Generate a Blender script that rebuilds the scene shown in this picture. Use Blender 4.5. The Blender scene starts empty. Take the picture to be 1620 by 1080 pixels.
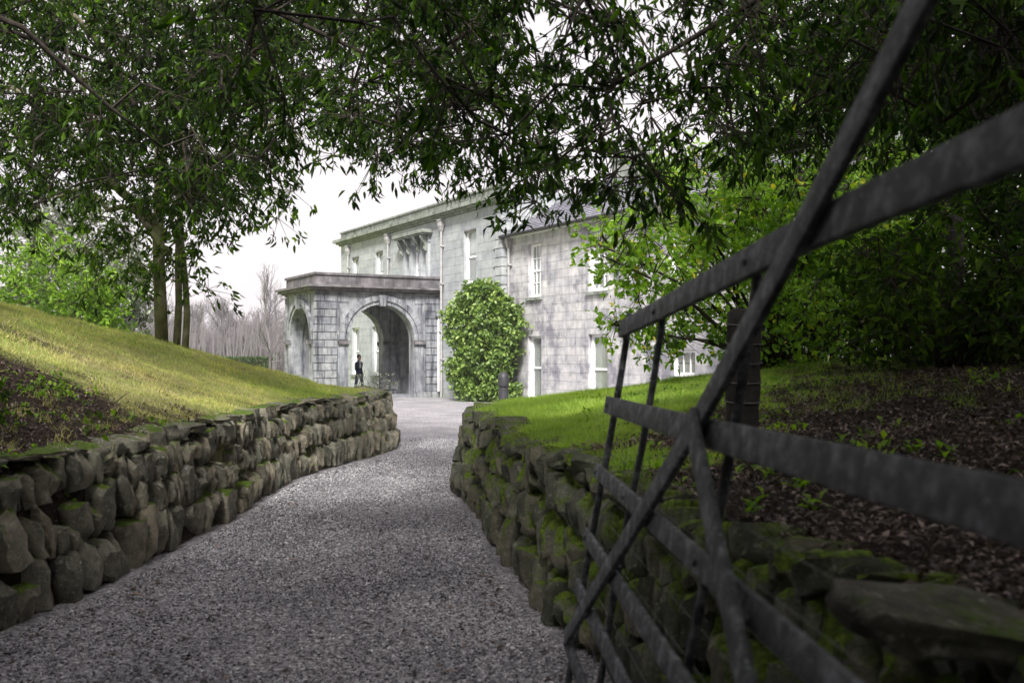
import bpy, math, random
import numpy as np
from mathutils import Vector, Matrix

rng = np.random.default_rng(7)
random.seed(7)
sc = bpy.context.scene
COL = sc.collection

# ------------------------------------------------------------------ camera, sky, sun, exposure
cam_d = bpy.data.cameras.new('camera')
cam = bpy.data.objects.new('camera', cam_d); COL.objects.link(cam)
cam.location = (0, 0, 1.6); cam.rotation_euler = (math.radians(90), 0, 0)
cam_d.sensor_width = 36; cam_d.lens = 35; cam_d.shift_y = 20 / 1620
cam_d.clip_start = 0.05; cam_d.clip_end = 3000
cam_d.dof.use_dof = True; cam_d.dof.focus_distance = 17.0; cam_d.dof.aperture_fstop = 3.3
sc.camera = cam

w = bpy.data.worlds.new('World'); sc.world = w; w.use_nodes = True
nt = w.node_tree; nt.nodes.clear()
out = nt.nodes.new('ShaderNodeOutputWorld'); bg = nt.nodes.new('ShaderNodeBackground')
sky = nt.nodes.new('ShaderNodeTexSky'); sky.sky_type = 'NISHITA'; sky.sun_disc = False
SUN_EL, SUN_AZ = math.radians(44), math.radians(181)      # azimuth measured from +Y towards +X
sky.sun_elevation = SUN_EL; sky.sun_rotation = SUN_AZ
sky.air_density = 1.0; sky.dust_density = 4.0
mixn = nt.nodes.new('ShaderNodeMix'); mixn.data_type = 'RGBA'; mixn.inputs[0].default_value = 0.93
mixn.inputs[7].default_value = (4.35, 4.02, 4.12, 1)      # even pale overcast laid over the clear sky
nt.links.new(sky.outputs[0], mixn.inputs[6]); nt.links.new(mixn.outputs[2], bg.inputs[0])
bg.inputs[1].default_value = 0.10
nt.links.new(bg.outputs[0], out.inputs[0])
sun_d = bpy.data.lights.new('sun', 'SUN'); sun_d.energy = 3.6; sun_d.angle = math.radians(14); sun_d.color = (1, .96, .90)
sun = bpy.data.objects.new('sun', sun_d); COL.objects.link(sun)
to_sun = Vector((math.sin(SUN_AZ) * math.cos(SUN_EL), math.cos(SUN_AZ) * math.cos(SUN_EL), math.sin(SUN_EL)))
sun.rotation_euler = to_sun.to_track_quat('Z', 'Y').to_euler(); sun.location = (0, 0, 30)
vs = sc.view_settings
vs.view_transform = 'Standard'; vs.look = 'None'; vs.gamma = 1; vs.use_curve_mapping = False; vs.exposure = 1.4
sc.cycles.max_bounces = 6; sc.cycles.transparent_max_bounces = 6; sc.cycles.volume_bounces = 0

# ------------------------------------------------------------------ helpers
def tag(o, label=None, cat=None, group=None, kind=None):
    if label: o['label'] = label
    if cat: o['category'] = cat
    if group: o['group'] = group
    if kind: o['kind'] = kind
    return o

def empty(name, loc=(0, 0, 0), rz=0, **k):
    o = bpy.data.objects.new(name, None); COL.objects.link(o)
    o.location = loc; o.rotation_euler = (0, 0, rz); o.empty_display_size = .2
    return tag(o, **k)

def link(name, me, parent=None, **k):
    o = bpy.data.objects.new(name, me); COL.objects.link(o)
    if parent is not None: o.parent = parent
    return tag(o, **k)

def mesh_np(name, V, F, mat, rnd=None, smooth=False, mats=None, mi=None):
    """V (n,3); F (m,k) with one k, or a list of such arrays"""
    me = bpy.data.meshes.new(name)
    V = np.asarray(V, dtype=np.float32)
    Fs = F if isinstance(F, list) else [F]
    Fs = [np.asarray(f, dtype=np.int32) for f in Fs if len(f)]
    me.vertices.add(len(V)); me.vertices.foreach_set('co', V.ravel())
    loops = np.concatenate([f.ravel() for f in Fs])
    cnt = np.concatenate([np.full(len(f), f.shape[1], np.int32) for f in Fs])
    me.loops.add(len(loops)); me.loops.foreach_set('vertex_index', loops)
    me.polygons.add(len(cnt))
    st = np.zeros(len(cnt), np.int32); st[1:] = np.cumsum(cnt)[:-1]
    me.polygons.foreach_set('loop_start', st); me.polygons.foreach_set('loop_total', cnt)
    if mi is not None: me.polygons.foreach_set('material_index', np.asarray(mi, np.int32))
    me.polygons.foreach_set('use_smooth', np.full(len(cnt), bool(smooth)))
    for m in (mats or [mat]): me.materials.append(m)
    if rnd is not None:
        at = me.attributes.new('rnd', 'FLOAT', 'POINT'); at.data.foreach_set('value', np.asarray(rnd, np.float32))
    me.update(calc_edges=True); me.validate()
    return me

CUBE_V = np.array([[x, y, z] for x in (-.5, .5) for y in (-.5, .5) for z in (-.5, .5)])
CUBE_F = np.array([[0, 1, 3, 2], [4, 6, 7, 5], [0, 4, 5, 1], [2, 3, 7, 6], [0, 2, 6, 4], [1, 5, 7, 3]])

class MB:
    """collects geometry for one mesh"""
    def __init__(s): s.V = []; s.Q = []; s.T = []; s.n = 0; s.R = []
    def add(s, V, F, rnd=None):
        V = np.asarray(V, float); F = np.asarray(F, int)
        s.V.append(V); (s.Q if F.shape[1] == 4 else s.T).append(F + s.n); s.n += len(V)
        s.R.append(np.full(len(V), random.random() if rnd is None else rnd)); return s
    def box(s, x0, x1, y0, y1, z0, z1, rnd=None):
        c = np.array([(x0 + x1) / 2, (y0 + y1) / 2, (z0 + z1) / 2]); d = np.array([abs(x1 - x0), abs(y1 - y0), abs(z1 - z0)])
        return s.add(CUBE_V * d + c, CUBE_F, rnd)
    def tube(s, P, R, n=8, cap=True, rnd=None):
        P = np.asarray(P, float); R = np.broadcast_to(np.asarray(R, float), (len(P),))
        V = []; t_prev = None
        ref = None
        for i in range(len(P)):
            t = P[min(i + 1, len(P) - 1)] - P[max(i - 1, 0)]; t = P[-1] - P[0] if np.linalg.norm(t) < 1e-7 else t; t = t / (np.linalg.norm(t) + 1e-9)
            if ref is None:
                ref = np.array([0, 0, 1.]) if abs(t[2]) < .9 else np.array([1., 0, 0])
            a = np.cross(t, ref); a /= np.linalg.norm(a) + 1e-9; b = np.cross(a, t); ref = b
            ang = np.arange(n) * 2 * math.pi / n
            V.append(P[i] + R[i] * (np.cos(ang)[:, None] * a + np.sin(ang)[:, None] * b))
        V = np.concatenate(V); F = []
        for i in range(len(P) - 1):
            for k in range(n):
                F.append([i * n + k, i * n + (k + 1) % n, (i + 1) * n + (k + 1) % n, (i + 1) * n + k])
        V = np.vstack([V, P[0], P[-1]]); m = len(P) * n
        T = [[m, (k + 1) % n, k] for k in range(n)] + [[m + 1, (len(P) - 1) * n + k, (len(P) - 1) * n + (k + 1) % n] for k in range(n)]
        off = s.n; s.V.append(V); s.Q.append(np.array(F) + off)
        if cap: s.T.append(np.array(T) + off)
        s.n += len(V); s.R.append(np.full(len(V), random.random() if rnd is None else rnd)); return s
    def lathe(s, prof, cx=0, cy=0, n=20):
        return s.tube([(cx, cy, z) for r, z in prof], [max(r, 1e-4) for r, z in prof], n)
    def mesh(s, name, mat, smooth=False, sharp=None):
        F = []
        if s.Q: F.append(np.concatenate(s.Q))
        if s.T: F.append(np.concatenate(s.T))
        me = mesh_np(name, np.concatenate(s.V), F, mat, np.concatenate(s.R), smooth)
        if smooth and sharp: me.set_sharp_from_angle(angle=math.radians(sharp))
        return me
    def build(s, name, mat, parent=None, smooth=False, sharp=None, **k):
        return link(name, s.mesh(name, mat, smooth, sharp), parent, **k)

def vnoise(x, y, seed=0):
    """smooth value noise, numpy"""
    x = np.asarray(x, float); y = np.asarray(y, float)
    xi = np.floor(x).astype(int); yi = np.floor(y).astype(int); fx = x - xi; fy = y - yi
    fx = fx * fx * (3 - 2 * fx); fy = fy * fy * (3 - 2 * fy)
    def h(i, j):
        n = (i * 374761393 + j * 668265263 + seed * 982451653) & 0x7fffffff
        n = ((n ^ (n >> 13)) * 1274126177) & 0x7fffffff
        return ((n ^ (n >> 16)) & 0xffff) / 65535.0
    return (h(xi, yi) * (1 - fx) + h(xi + 1, yi) * fx) * (1 - fy) + (h(xi, yi + 1) * (1 - fx) + h(xi + 1, yi + 1) * fx) * fy

def fbm(x, y, seed=0, o=4):
    s = 0; a = .5
    for i in range(o): s = s + a * vnoise(np.asarray(x) * 2 ** i, np.asarray(y) * 2 ** i, seed + i); a *= .5
    return s / (1 - .5 ** o)

def sstep(a, b, x):
    t = np.clip((np.asarray(x, float) - a) / (b - a), 0, 1); return t * t * (3 - 2 * t)

# ------------------------------------------------------------------ materials
def newmat(name, rough=.8, spec=.3):
    m = bpy.data.materials.new(name); m.use_nodes = True
    n = m.node_tree.nodes; b = n['Principled BSDF']
    b.inputs['Roughness'].default_value = rough; b.inputs['Specular IOR Level'].default_value = spec
    return m, m.node_tree, b

class NB:
    def __init__(s, nt): s.nt = nt
    def n(s, t, **k):
        x = s.nt.nodes.new(t)
        for a, v in k.items(): setattr(x, a, v)
        return x
    def l(s, a, b): s.nt.links.new(a, b)
    def coord(s, kind='Object', scale=(1, 1, 1)):
        g = s.n('ShaderNodeNewGeometry') if kind == 'World' else s.n('ShaderNodeTexCoord')
        o = g.outputs['Position'] if kind == 'World' else g.outputs[kind]
        mp = s.n('ShaderNodeMapping'); mp.inputs['Scale'].default_value = scale; s.l(o, mp.inputs[0]); return mp.outputs[0]
    def noise(s, co, scale, detail=5, rough=.6):
        x = s.n('ShaderNodeTexNoise'); x.inputs['Scale'].default_value = scale; x.inputs['Detail'].default_value = detail
        x.inputs['Roughness'].default_value = rough; s.l(co, x.inputs['Vector']); return x.outputs[0]
    def ramp(s, f, stops):
        r = s.n('ShaderNodeValToRGB'); e = r.color_ramp.elements
        while len(e) < len(stops): e.new(.5)
        for i, (p, c) in enumerate(stops):
            e[i].position = p; e[i].color = tuple(c) + (1,) if len(c) == 3 else c
        s.l(f, r.inputs[0]); return r.outputs[0]
    def mix(s, f, a, b, mode='MIX'):
        m = s.n('ShaderNodeMix', data_type='RGBA', blend_type=mode)
        for i, v in ((0, f), (6, a), (7, b)):
            if isinstance(v, (int, float)): m.inputs[i].default_value = v
            elif isinstance(v, tuple): m.inputs[i].default_value = v + (1,) if len(v) == 3 else v
            else: s.l(v, m.inputs[i])
        return m.outputs[2]
    def math(s, op, a, b=None):
        m = s.n('ShaderNodeMath', operation=op)
        for i, v in ((0, a), (1, b)):
            if v is None: continue
            if isinstance(v, (int, float)): m.inputs[i].default_value = v
            else: s.l(v, m.inputs[i])
        return m.outputs[0]
    def attr(s, name): return s.n('ShaderNodeAttribute', attribute_name=name).outputs['Fac']
    def orand(s): return s.n('ShaderNodeObjectInfo').outputs['Random']
    def bump(s, h, bsdf, strength=.5, dist=.02):
        b = s.n('ShaderNodeBump'); b.inputs['Strength'].default_value = strength; b.inputs['Distance'].default_value = dist
        s.l(h, b.inputs['Height']); s.l(b.outputs[0], bsdf.inputs['Normal'])
    def up(s):
        g = s.n('ShaderNodeNewGeometry'); x = s.n('ShaderNodeSeparateXYZ'); s.l(g.outputs['Normal'], x.inputs[0]); return x.outputs[2]

def rnd_of(N):                                   # per piece: object random, or the baked value on joined pieces
    return N.math('FRACT', N.math('ADD', N.orand(), N.attr('rnd')))

def stone_mat(name, cols, moss=.4, moss_col=((.03, .055, .008), (.13, .2, .02)), bump=.8, scale=9):
    m, t, b = newmat(name, .88, .25); N = NB(t); co = N.coord('World')
    r = rnd_of(N)
    base = N.ramp(N.noise(co, scale, 6, .65), [(.25, cols[0]), (.5, cols[1]), (.78, cols[2])])
    tone = N.ramp(r, [(0, (.5, .52, .5)), (.45, (.95, .97, .93)), (.8, (1.1, 1.05, .98)), (1, (1.35, 1.25, 1.12))])
    base = N.mix(1, base, tone, 'MULTIPLY')
    lich = N.ramp(N.noise(co, 26, 4, .7), [(.56, (0, 0, 0)), (.7, (1, 1, 1))])
    base = N.mix(N.math('MULTIPLY', lich, .7), base, cols[3])
    f = N.math('ADD', N.math('MULTIPLY', N.up(), .42), N.noise(N.coord('World'), 3.1, 4, .7))
    f = N.math('ADD', f, N.math('MULTIPLY', N.math('SUBTRACT', r, .5), .22))
    f = N.ramp(f, [(1.0 - moss, (0, 0, 0)), (1.12 - moss, (1, 1, 1))])
    mc = N.ramp(N.noise(co, 40, 4, .7), [(.3, moss_col[0]), (.7, moss_col[1])])
    N.l(N.mix(f, base, mc), b.inputs['Base Color'])
    h = N.math('ADD', N.noise(co, 14, 8, .7), N.math('MULTIPLY', N.noise(co, 75, 4, .7), .35))
    N.bump(h, b, bump, .035)
    return m

M = {}
M['stone_l'] = stone_mat('drystone_left', [(.085, .085, .07), (.22, .21, .175), (.42, .385, .325), (.50, .48, .43)], .17)
M['stone_r'] = stone_mat('drystone_right', [(.06, .065, .05), (.14, .145, .115), (.26, .245, .19), (.33, .34, .28)], .31, ((.022, .04, .006), (.17, .25, .025)))

def ashlar_mat(name, cols, stain, joint=0, streak=.5, patch=0):
    m, t, b = newmat(name, .85, .25); N = NB(t); co = N.coord('World')
    base = N.ramp(N.noise(co, 2.6, 7, .66), [(.28, cols[0]), (.5, cols[1]), (.75, cols[2])])
    base = N.mix(1, base, N.ramp(rnd_of(N), [(0, (.88, .89, .91)), (.5, (1, 1, 1)), (1, (1.09, 1.08, 1.05))]), 'MULTIPLY')
    st = N.noise(N.coord('World', (2.2, 2.2, .32)), 1.7, 6, .66)              # rain streaks, running down
    f = N.ramp(st, [(.53 - .1 * streak, (0, 0, 0)), (.72 - .1 * streak, (1, 1, 1))])
    base = N.mix(N.math('MULTIPLY', f, .85 * min(1, streak + .3)), base, stain)
    if patch: base = N.mix(N.math('MULTIPLY', N.ramp(N.noise(co, .75, 7, .72), [(.50, (0, 0, 0)), (.60, (1, 1, 1))]), patch), base, stain)
    sp = N.ramp(N.noise(co, 19, 5, .7), [(.55, (0, 0, 0)), (.72, (1, 1, 1))])
    base = N.mix(N.math('MULTIPLY', sp, .35), base, tuple(c * .45 for c in cols[0]))
    N.l(base, b.inputs['Base Color']); N.bump(N.noise(co, 22, 6, .7), b, .5, .015)
    return m
M['ashlar'] = ashlar_mat('pale_ashlar', [(.24, .26, .275), (.33, .35, .37), (.41, .43, .45)], (.16, .175, .19), streak=.15)
M['porch'] = ashlar_mat('weathered_porch_stone', [(.14, .145, .165), (.25, .26, .285), (.36, .37, .40)], (.028, .03, .045), streak=.75, patch=.3)
M['parapet'] = ashlar_mat('dark_parapet_stone', [(.05, .048, .054), (.125, .117, .128), (.25, .238, .25)], (.05, .045, .045), streak=.6)
M['wing'] = ashlar_mat('patchy_wing_stone', [(.26, .26, .29), (.44, .435, .45), (.58, .57, .58)], (.13, .13, .17), streak=.4, patch=.72)
M['cornice'] = ashlar_mat('lichened_cornice', [(.11, .125, .11), (.21, .23, .215), (.31, .33, .31)], (.055, .065, .05), streak=.6)

def plain(name, col, rough=.6, spec=.4, var=.15, scale=8, metal=0, bump=0):
    m, t, b = newmat(name, rough, spec); N = NB(t); b.inputs['Metallic'].default_value = metal
    c0 = tuple(x * (1 - var) for x in col); c1 = tuple(min(1, x * (1 + var)) for x in col)
    nz = N.noise(N.coord('World'), scale, 5, .65)
    N.l(N.ramp(nz, [(.3, c0), (.7, c1)]), b.inputs['Base Color'])
    if bump: N.bump(nz, b, bump, .01)
    return m
M['white'] = plain('white_paint', (.82, .82, .84), .5, .4, .06)
M['curtain'] = plain('curtain_cloth', (.42, .46, .45), .9, .1, .15, 14)
M['blind'] = plain('pale_blind', (.78, .78, .8), .9, .1, .03)
M['pipe'] = plain('lead_grey_pipe', (.33, .32, .33), .6, .4, .25)
M['black'] = plain('black_iron', (.03, .03, .035), .55, .4, .2)
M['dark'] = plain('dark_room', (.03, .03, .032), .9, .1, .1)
M['slate'] = ashlar_mat('roof_slate', [(.12, .125, .15), (.20, .20, .24), (.30, .30, .34)], (.09, .09, .10), streak=.3)
g, t, b = newmat('window_glass', .06, .6); b.inputs['Base Color'].default_value = (.9, .94, .94, 1); b.inputs['Transmission Weight'].default_value = .85; M['glass'] = g
M['skin'] = plain('skin', (.45, .28, .21), .5, .4, .05)
M['hair'] = plain('dark_hair', (.03, .022, .018), .6, .3, .1)
M['navy'] = plain('navy_cloth', (.018, .028, .07), .85, .2, .2, 30)
M['jeans'] = plain('blue_trousers', (.04, .06, .13), .85, .2, .2, 30)
M['shirt'] = plain('white_shirt', (.75, .75, .76), .85, .2, .05)
M['shoe'] = plain('dark_shoe', (.03, .025, .02), .5, .4, .1)
M['post'] = plain('dark_post_wood', (.035, .032, .03), .9, .2, .4, 20, bump=.6)
M['wire'] = plain('dull_wire', (.12, .12, .12), .5, .5, .3, metal=.6)

# weathered gate
m, t, b = newmat('weathered_gate', .62, .5); N = NB(t); co = N.coord('Object')
base = N.ramp(N.noise(co, 16, 7, .7), [(.32, (.012, .013, .017)), (.49, (.05, .055, .065)), (.70, (.26, .27, .30))])
li = N.ramp(N.noise(co, 42, 3, .6), [(.62, (0, 0, 0)), (.70, (1, 1, 1))])
N.l(N.mix(N.math('MULTIPLY', li, .6), base, (.38, .40, .44)), b.inputs['Base Color'])
N.bump(N.math('ADD', N.noise(co, 120, 6, .75), N.math('MULTIPLY', N.noise(co, 22, 4, .6), 1.6)), b, .55, .006); M['gate'] = m

# leaves
def leafmat(name, c0, c1, c2, rough=.42, trans=.35, spec=.45, yellow=0):
    m, t, b = newmat(name, rough, spec); N = NB(t)
    r = N.attr('rnd')
    stops = [(0, c0), (.5, c1), (.95 if yellow else 1, c2)]
    col = N.ramp(r, stops + ([(.975, (.5, .42, .05))] if yellow else []))
    col = N.mix(1, col, N.ramp(N.noise(N.coord('World'), 1.3, 3, .6), [(.3, (.65, .7, .7)), (.7, (1.35, 1.3, 1.2))]), 'MULTIPLY')
    N.l(col, b.inputs['Base Color'])
    tr = N.n('ShaderNodeBsdfTranslucent'); N.l(N.mix(1, col, (1.8, 2.1, .7), 'MULTIPLY'), tr.inputs[0])
    mx = N.n('ShaderNodeMixShader'); mx.inputs[0].default_value = trans
    N.l(b.outputs[0], mx.inputs[1]); N.l(tr.outputs[0], mx.inputs[2]); N.l(mx.outputs[0], t.nodes['Material Output'].inputs[0])
    return m
M['leaf_dark'] = leafmat('dark_evergreen_leaf', (.004, .010, .002), (.013, .031, .003), (.075, .145, .012), .5, .5, .16)
M['leaf_mid'] = leafmat('mid_green_leaf', (.010, .024, .003), (.030, .064, .006), (.13, .22, .015), .48, .5, .18)
M['leaf_light'] = leafmat('light_green_leaf', (.08, .15, .015), (.15, .27, .025), (.28, .40, .04), .45, .5, yellow=1)
M['leaf_shrub'] = leafmat('pale_shrub_leaf', (.045, .09, .018), (.115, .19, .04), (.30, .39, .12), .45, .3)
M['leaf_bright'] = leafmat('bright_evergreen_leaf', (.05, .10, .012), (.11, .2, .02), (.22, .33, .03), .45, .4, .25)
M['leaf_grey'] = leafmat('grey_green_leaf', (.07, .085, .065), (.12, .14, .11), (.26, .29, .25), .3, .15, .7)
M['leaf_hedge'] = leafmat('hedge_leaf', (.02, .045, .012), (.04, .075, .018), (.07, .11, .03), .5, .2)
M['litter'] = leafmat('fallen_leaf_litter', (.03, .018, .014), (.075, .048, .04), (.27, .21, .20), .55, .08)
M['grass'] = leafmat('grass_blade', (.13, .22, .03), (.27, .38, .075), (.44, .50, .15), .55, .4)
M['grass_dry'] = leafmat('yellowing_grass_blade', (.20, .21, .075), (.38, .36, .165), (.60, .50, .27), .6, .35)
def barkmat(name, c0, c1, moss=.0):
    m, t, b = newmat(name, .9, .2); N = NB(t); co = N.coord('World', (1, 1, .35))
    base = N.ramp(N.noise(co, 18, 6, .7), [(.3, c0), (.7, c1)])
    if moss: base = N.mix(N.ramp(N.noise(N.coord('World'), 2.4, 4, .6), [(.62 - moss, (0, 0, 0)), (.75 - moss, (.7, .7, .7))]), base, (.085, .105, .025))
    N.l(base, b.inputs['Base Color']); N.bump(N.noise(co, 30, 6, .7), b, .8, .02); return m
M['bark'] = barkmat('dark_bark', (.014, .011, .009), (.05, .042, .034))
M['bark_moss'] = barkmat('mossy_bark', (.10, .09, .06), (.28, .26, .19), .20)
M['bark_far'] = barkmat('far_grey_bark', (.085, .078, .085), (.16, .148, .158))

# gravel
m, t, b = newmat('gravel', .75, .4); N = NB(t); co = N.coord('World')
vo = N.n('ShaderNodeTexVoronoi'); vo.inputs['Scale'].default_value = 62; N.l(co, vo.inputs['Vector'])
sep = N.n('ShaderNodeSeparateColor'); N.l(vo.outputs['Color'], sep.inputs[0])
c = N.ramp(sep.outputs[0], [(0, (.08, .078, .087)), (.5, (.24, .236, .255)), (.85, (.38, .375, .40)), (1, (.55, .54, .57))])
c = N.mix(1, c, N.ramp(N.noise(co, 1.1, 5, .6), [(.3, (.72, .72, .74)), (.7, (1.25, 1.22, 1.2))]), 'MULTIPLY')
N.l(c, b.inputs['Base Color']); N.bump(N.math('SUBTRACT', 1, vo.outputs['Distance']), b, 1.0, .012); M['gravel'] = m
m, t, b = newmat('gravel_chip', .7, .45); N = NB(t)
c = N.ramp(N.attr('rnd'), [(0, (.04, .038, .045)), (.35, (.15, .15, .17)), (.7, (.42, .42, .455)), (.95, (.68, .68, .72)), (1, (.8, .8, .82))])
N.l(N.mix(1, c, N.ramp(N.noise(N.coord('World', (1, .45, 1)), 1.0, 5, .65), [(.32, (.58, .58, .60)), (.68, (1.3, 1.27, 1.25))]), 'MULTIPLY'), b.inputs['Base Color']); M['chip'] = m

# ground (grass, moss, litter by a vertex mask)
m, t, b = newmat('bank_ground', .95, .15); N = NB(t); co = N.coord('World')
gr = N.ramp(N.noise(co, 5, 7, .7), [(.25, (.09, .12, .02)), (.5, (.19, .26, .045)), (.75, (.32, .36, .09))])
dry = N.ramp(N.noise(co, 7, 6, .7), [(.3, (.10, .08, .045)), (.5, (.26, .23, .11)), (.75, (.44, .38, .2))])
gr = N.mix(N.attr('dry'), gr, dry)
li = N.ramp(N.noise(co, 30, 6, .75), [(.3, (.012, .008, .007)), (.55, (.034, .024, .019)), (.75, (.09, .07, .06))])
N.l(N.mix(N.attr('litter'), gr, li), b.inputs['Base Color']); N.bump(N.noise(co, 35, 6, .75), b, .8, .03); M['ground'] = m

# ------------------------------------------------------------------ ground shape
LW = np.array([(-3.05, -8), (-3.05, 3), (-2.95, 5), (-2.72, 6.4), (-2.64, 8.1), (-2.60, 9.8), (-2.68, 11.6), (-2.64, 13.0), (-2.35, 14.3), (-2.05, 15.4),
               (-1.87, 16.5), (-1.90, 17.5), (-2.25, 18.4), (-3.1, 19.1), (-4.6, 19.6), (-8, 20.5), (-60, 26)], float)
RW = np.array([(1.05, -8), (.98, 1), (.84, 2.5), (.62, 3.8), (.33, 5.1), (.2, 5.65), (.08, 6.15), (-.08, 7.14), (-.2, 7.97), (-.34, 9.16), (-.52, 10.4),
               (-.72, 11.25), (-.76, 12.1), (-.62, 13.0), (-.15, 13.9), (.9, 15.2), (2.6, 17.2), (5, 19), (10, 21.5), (60, 27)], float)

def sdist(P, poly, side):
    """signed distance to a polyline, positive on the bank's side (side=-1: left of it, +1: right)"""
    d = np.full(len(P), 1e9); sg = np.ones(len(P))
    for a, b in zip(poly[:-1], poly[1:]):
        ab = b - a; L = (ab ** 2).sum(); tt = np.clip(((P - a) @ ab) / L, 0, 1)
        q = P - (a + tt[:, None] * ab); dd = np.hypot(q[:, 0], q[:, 1])
        cr = ab[0] * (P[:, 1] - a[1]) - ab[1] * (P[:, 0] - a[0])
        k = dd < d; d[k] = dd[k]; sg[k] = np.sign(cr[k]) * (-side)
    return d * sg

def base_z(x, y):
    return -.24 * sstep(20, 42, y) - .06 * sstep(42, 80, y)

def top_l(x, y, d):
    g = np.interp(y, [12, 14, 16, 17.5, 19, 22], [1, .90, .70, .42, .22, 0])
    r = 1.8 * np.tanh(.2 * np.clip(d, 0, None) ** 1.6 / 1.8)
    return .90 + r * g + .10 * (fbm(x * .8, y * .8, 3) - .5) * np.clip(d, 0, 1.5) / 1.5 + .13 * (fbm(x * 2.4, y * 2.4, 5) - .5)
def top_r(x, y, d):
    g = np.interp(y, [12, 15, 18, 22], [1, .8, .45, .1])
    r = .15 * 7 * np.tanh(np.clip(d, 0, None) / 7)
    return .88 + r * g + .12 * (fbm(x * .8, y * .8, 11) - .5) * np.clip(d, 0, 1.5) / 1.5 + .06 * (fbm(x * 3, y * 3, 15) - .5)

def ground(x, y):
    x = np.asarray(x, float).ravel(); y = np.asarray(y, float).ravel(); P = np.stack([x, y], 1)
    dl = sdist(P, LW, -1); dr = sdist(P, RW, 1); z = base_z(x, y)
    fl = sstep(.16, .34, dl); fr = sstep(.16, .34, dr)
    far_l = sstep(0, 3.5, dl); ywl = sstep(18.6, 20.0, y); ywr = sstep(14.5, 16, y); far_r = sstep(0, 3.0, dr)
    fl = fl * (1 - ywl) + far_l * ywl; fr = fr * (1 - ywr) + far_r * ywr      # past the walls the banks run down as lawn
    zz = z + (top_l(x, y, dl) - z) * fl
    zz = np.where(dr > 0, z + (top_r(x, y, dr) - z) * fr, zz)
    return zz, dl, dr

xs = np.concatenate([[-400, -150, -60, -35, -22, -16], np.arange(-12.5, -3.6, .22), np.arange(-3.6, -1.6, .07), np.arange(-1.6, -.9, .2), np.arange(-.9, 1.6, .07), np.arange(1.6, 9, .22), [10.5, 13, 18, 28, 50, 120, 400]])
ys = np.concatenate([[-60, -20, -8, -3], np.arange(0, 22.5, .16), np.arange(22.5, 48, .8), [50, 55, 62, 75, 100, 150, 250, 500, 1500]])
X, Y = np.meshgrid(xs, ys); Z, dl, dr = ground(X, Y)
Vg = np.stack([X.ravel(), Y.ravel(), Z], 1); nx = len(xs); ny = len(ys)
idx = np.arange(nx * ny).reshape(ny, nx)
Fg = np.stack([idx[:-1, :-1], idx[:-1, 1:], idx[1:, 1:], idx[1:, :-1]], -1).reshape(-1, 4)

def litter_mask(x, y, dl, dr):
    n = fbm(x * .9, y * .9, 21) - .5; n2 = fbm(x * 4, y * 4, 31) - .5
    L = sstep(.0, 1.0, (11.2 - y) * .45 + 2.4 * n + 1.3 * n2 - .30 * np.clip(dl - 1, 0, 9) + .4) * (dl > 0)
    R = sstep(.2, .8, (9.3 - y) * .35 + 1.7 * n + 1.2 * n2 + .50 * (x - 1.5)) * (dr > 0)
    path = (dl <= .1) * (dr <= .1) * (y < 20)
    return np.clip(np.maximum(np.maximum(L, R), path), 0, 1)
def dry_mask(x, y, dl):
    return np.clip((dl > 0) * (.35 + 1.6 * (fbm(x * .7, y * .7, 41) - .4)), 0, 1) * sstep(22, 17, y)
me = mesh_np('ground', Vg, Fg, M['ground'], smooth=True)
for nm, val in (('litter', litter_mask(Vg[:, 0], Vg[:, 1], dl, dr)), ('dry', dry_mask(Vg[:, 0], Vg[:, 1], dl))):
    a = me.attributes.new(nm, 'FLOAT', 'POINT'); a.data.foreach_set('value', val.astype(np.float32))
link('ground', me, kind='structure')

# gravel path and forecourt: one sheet between the walls, widening before the house
prow = []
for yy in np.concatenate([np.arange(-8, 20, .4), np.arange(20, 43, 1.0)]):
    xl = np.interp(yy, LW[:12, 1], LW[:12, 0]); xr = np.interp(yy, RW[:14, 1], RW[:14, 0])
    if yy > 17.5: xl = -1.9 - 1.2 * (yy - 17.5) ** .75
    if yy > 13: xr = -.62 + (yy - 13) * .55
    xl = max(xl, -6.4); xr = min(xr, 5.5)
    prow.append([(xl - .15 + (xr - xl + .3) * k / 8, yy) for k in range(9)])
prow = np.array(prow); pv = prow.reshape(-1, 2); pz = base_z(pv[:, 0], pv[:, 1]) + .012 + .012 * (fbm(pv[:, 0] * 1.5, pv[:, 1] * 1.5, 9) - .5)
idp = np.arange(len(pv)).reshape(len(prow), 9)
Fp = np.stack([idp[:-1, :-1], idp[:-1, 1:], idp[1:, 1:], idp[1:, :-1]], -1).reshape(-1, 4)
link('path', mesh_np('path', np.column_stack([pv, pz]), Fp, M['gravel'], smooth=True), kind='structure')

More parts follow.
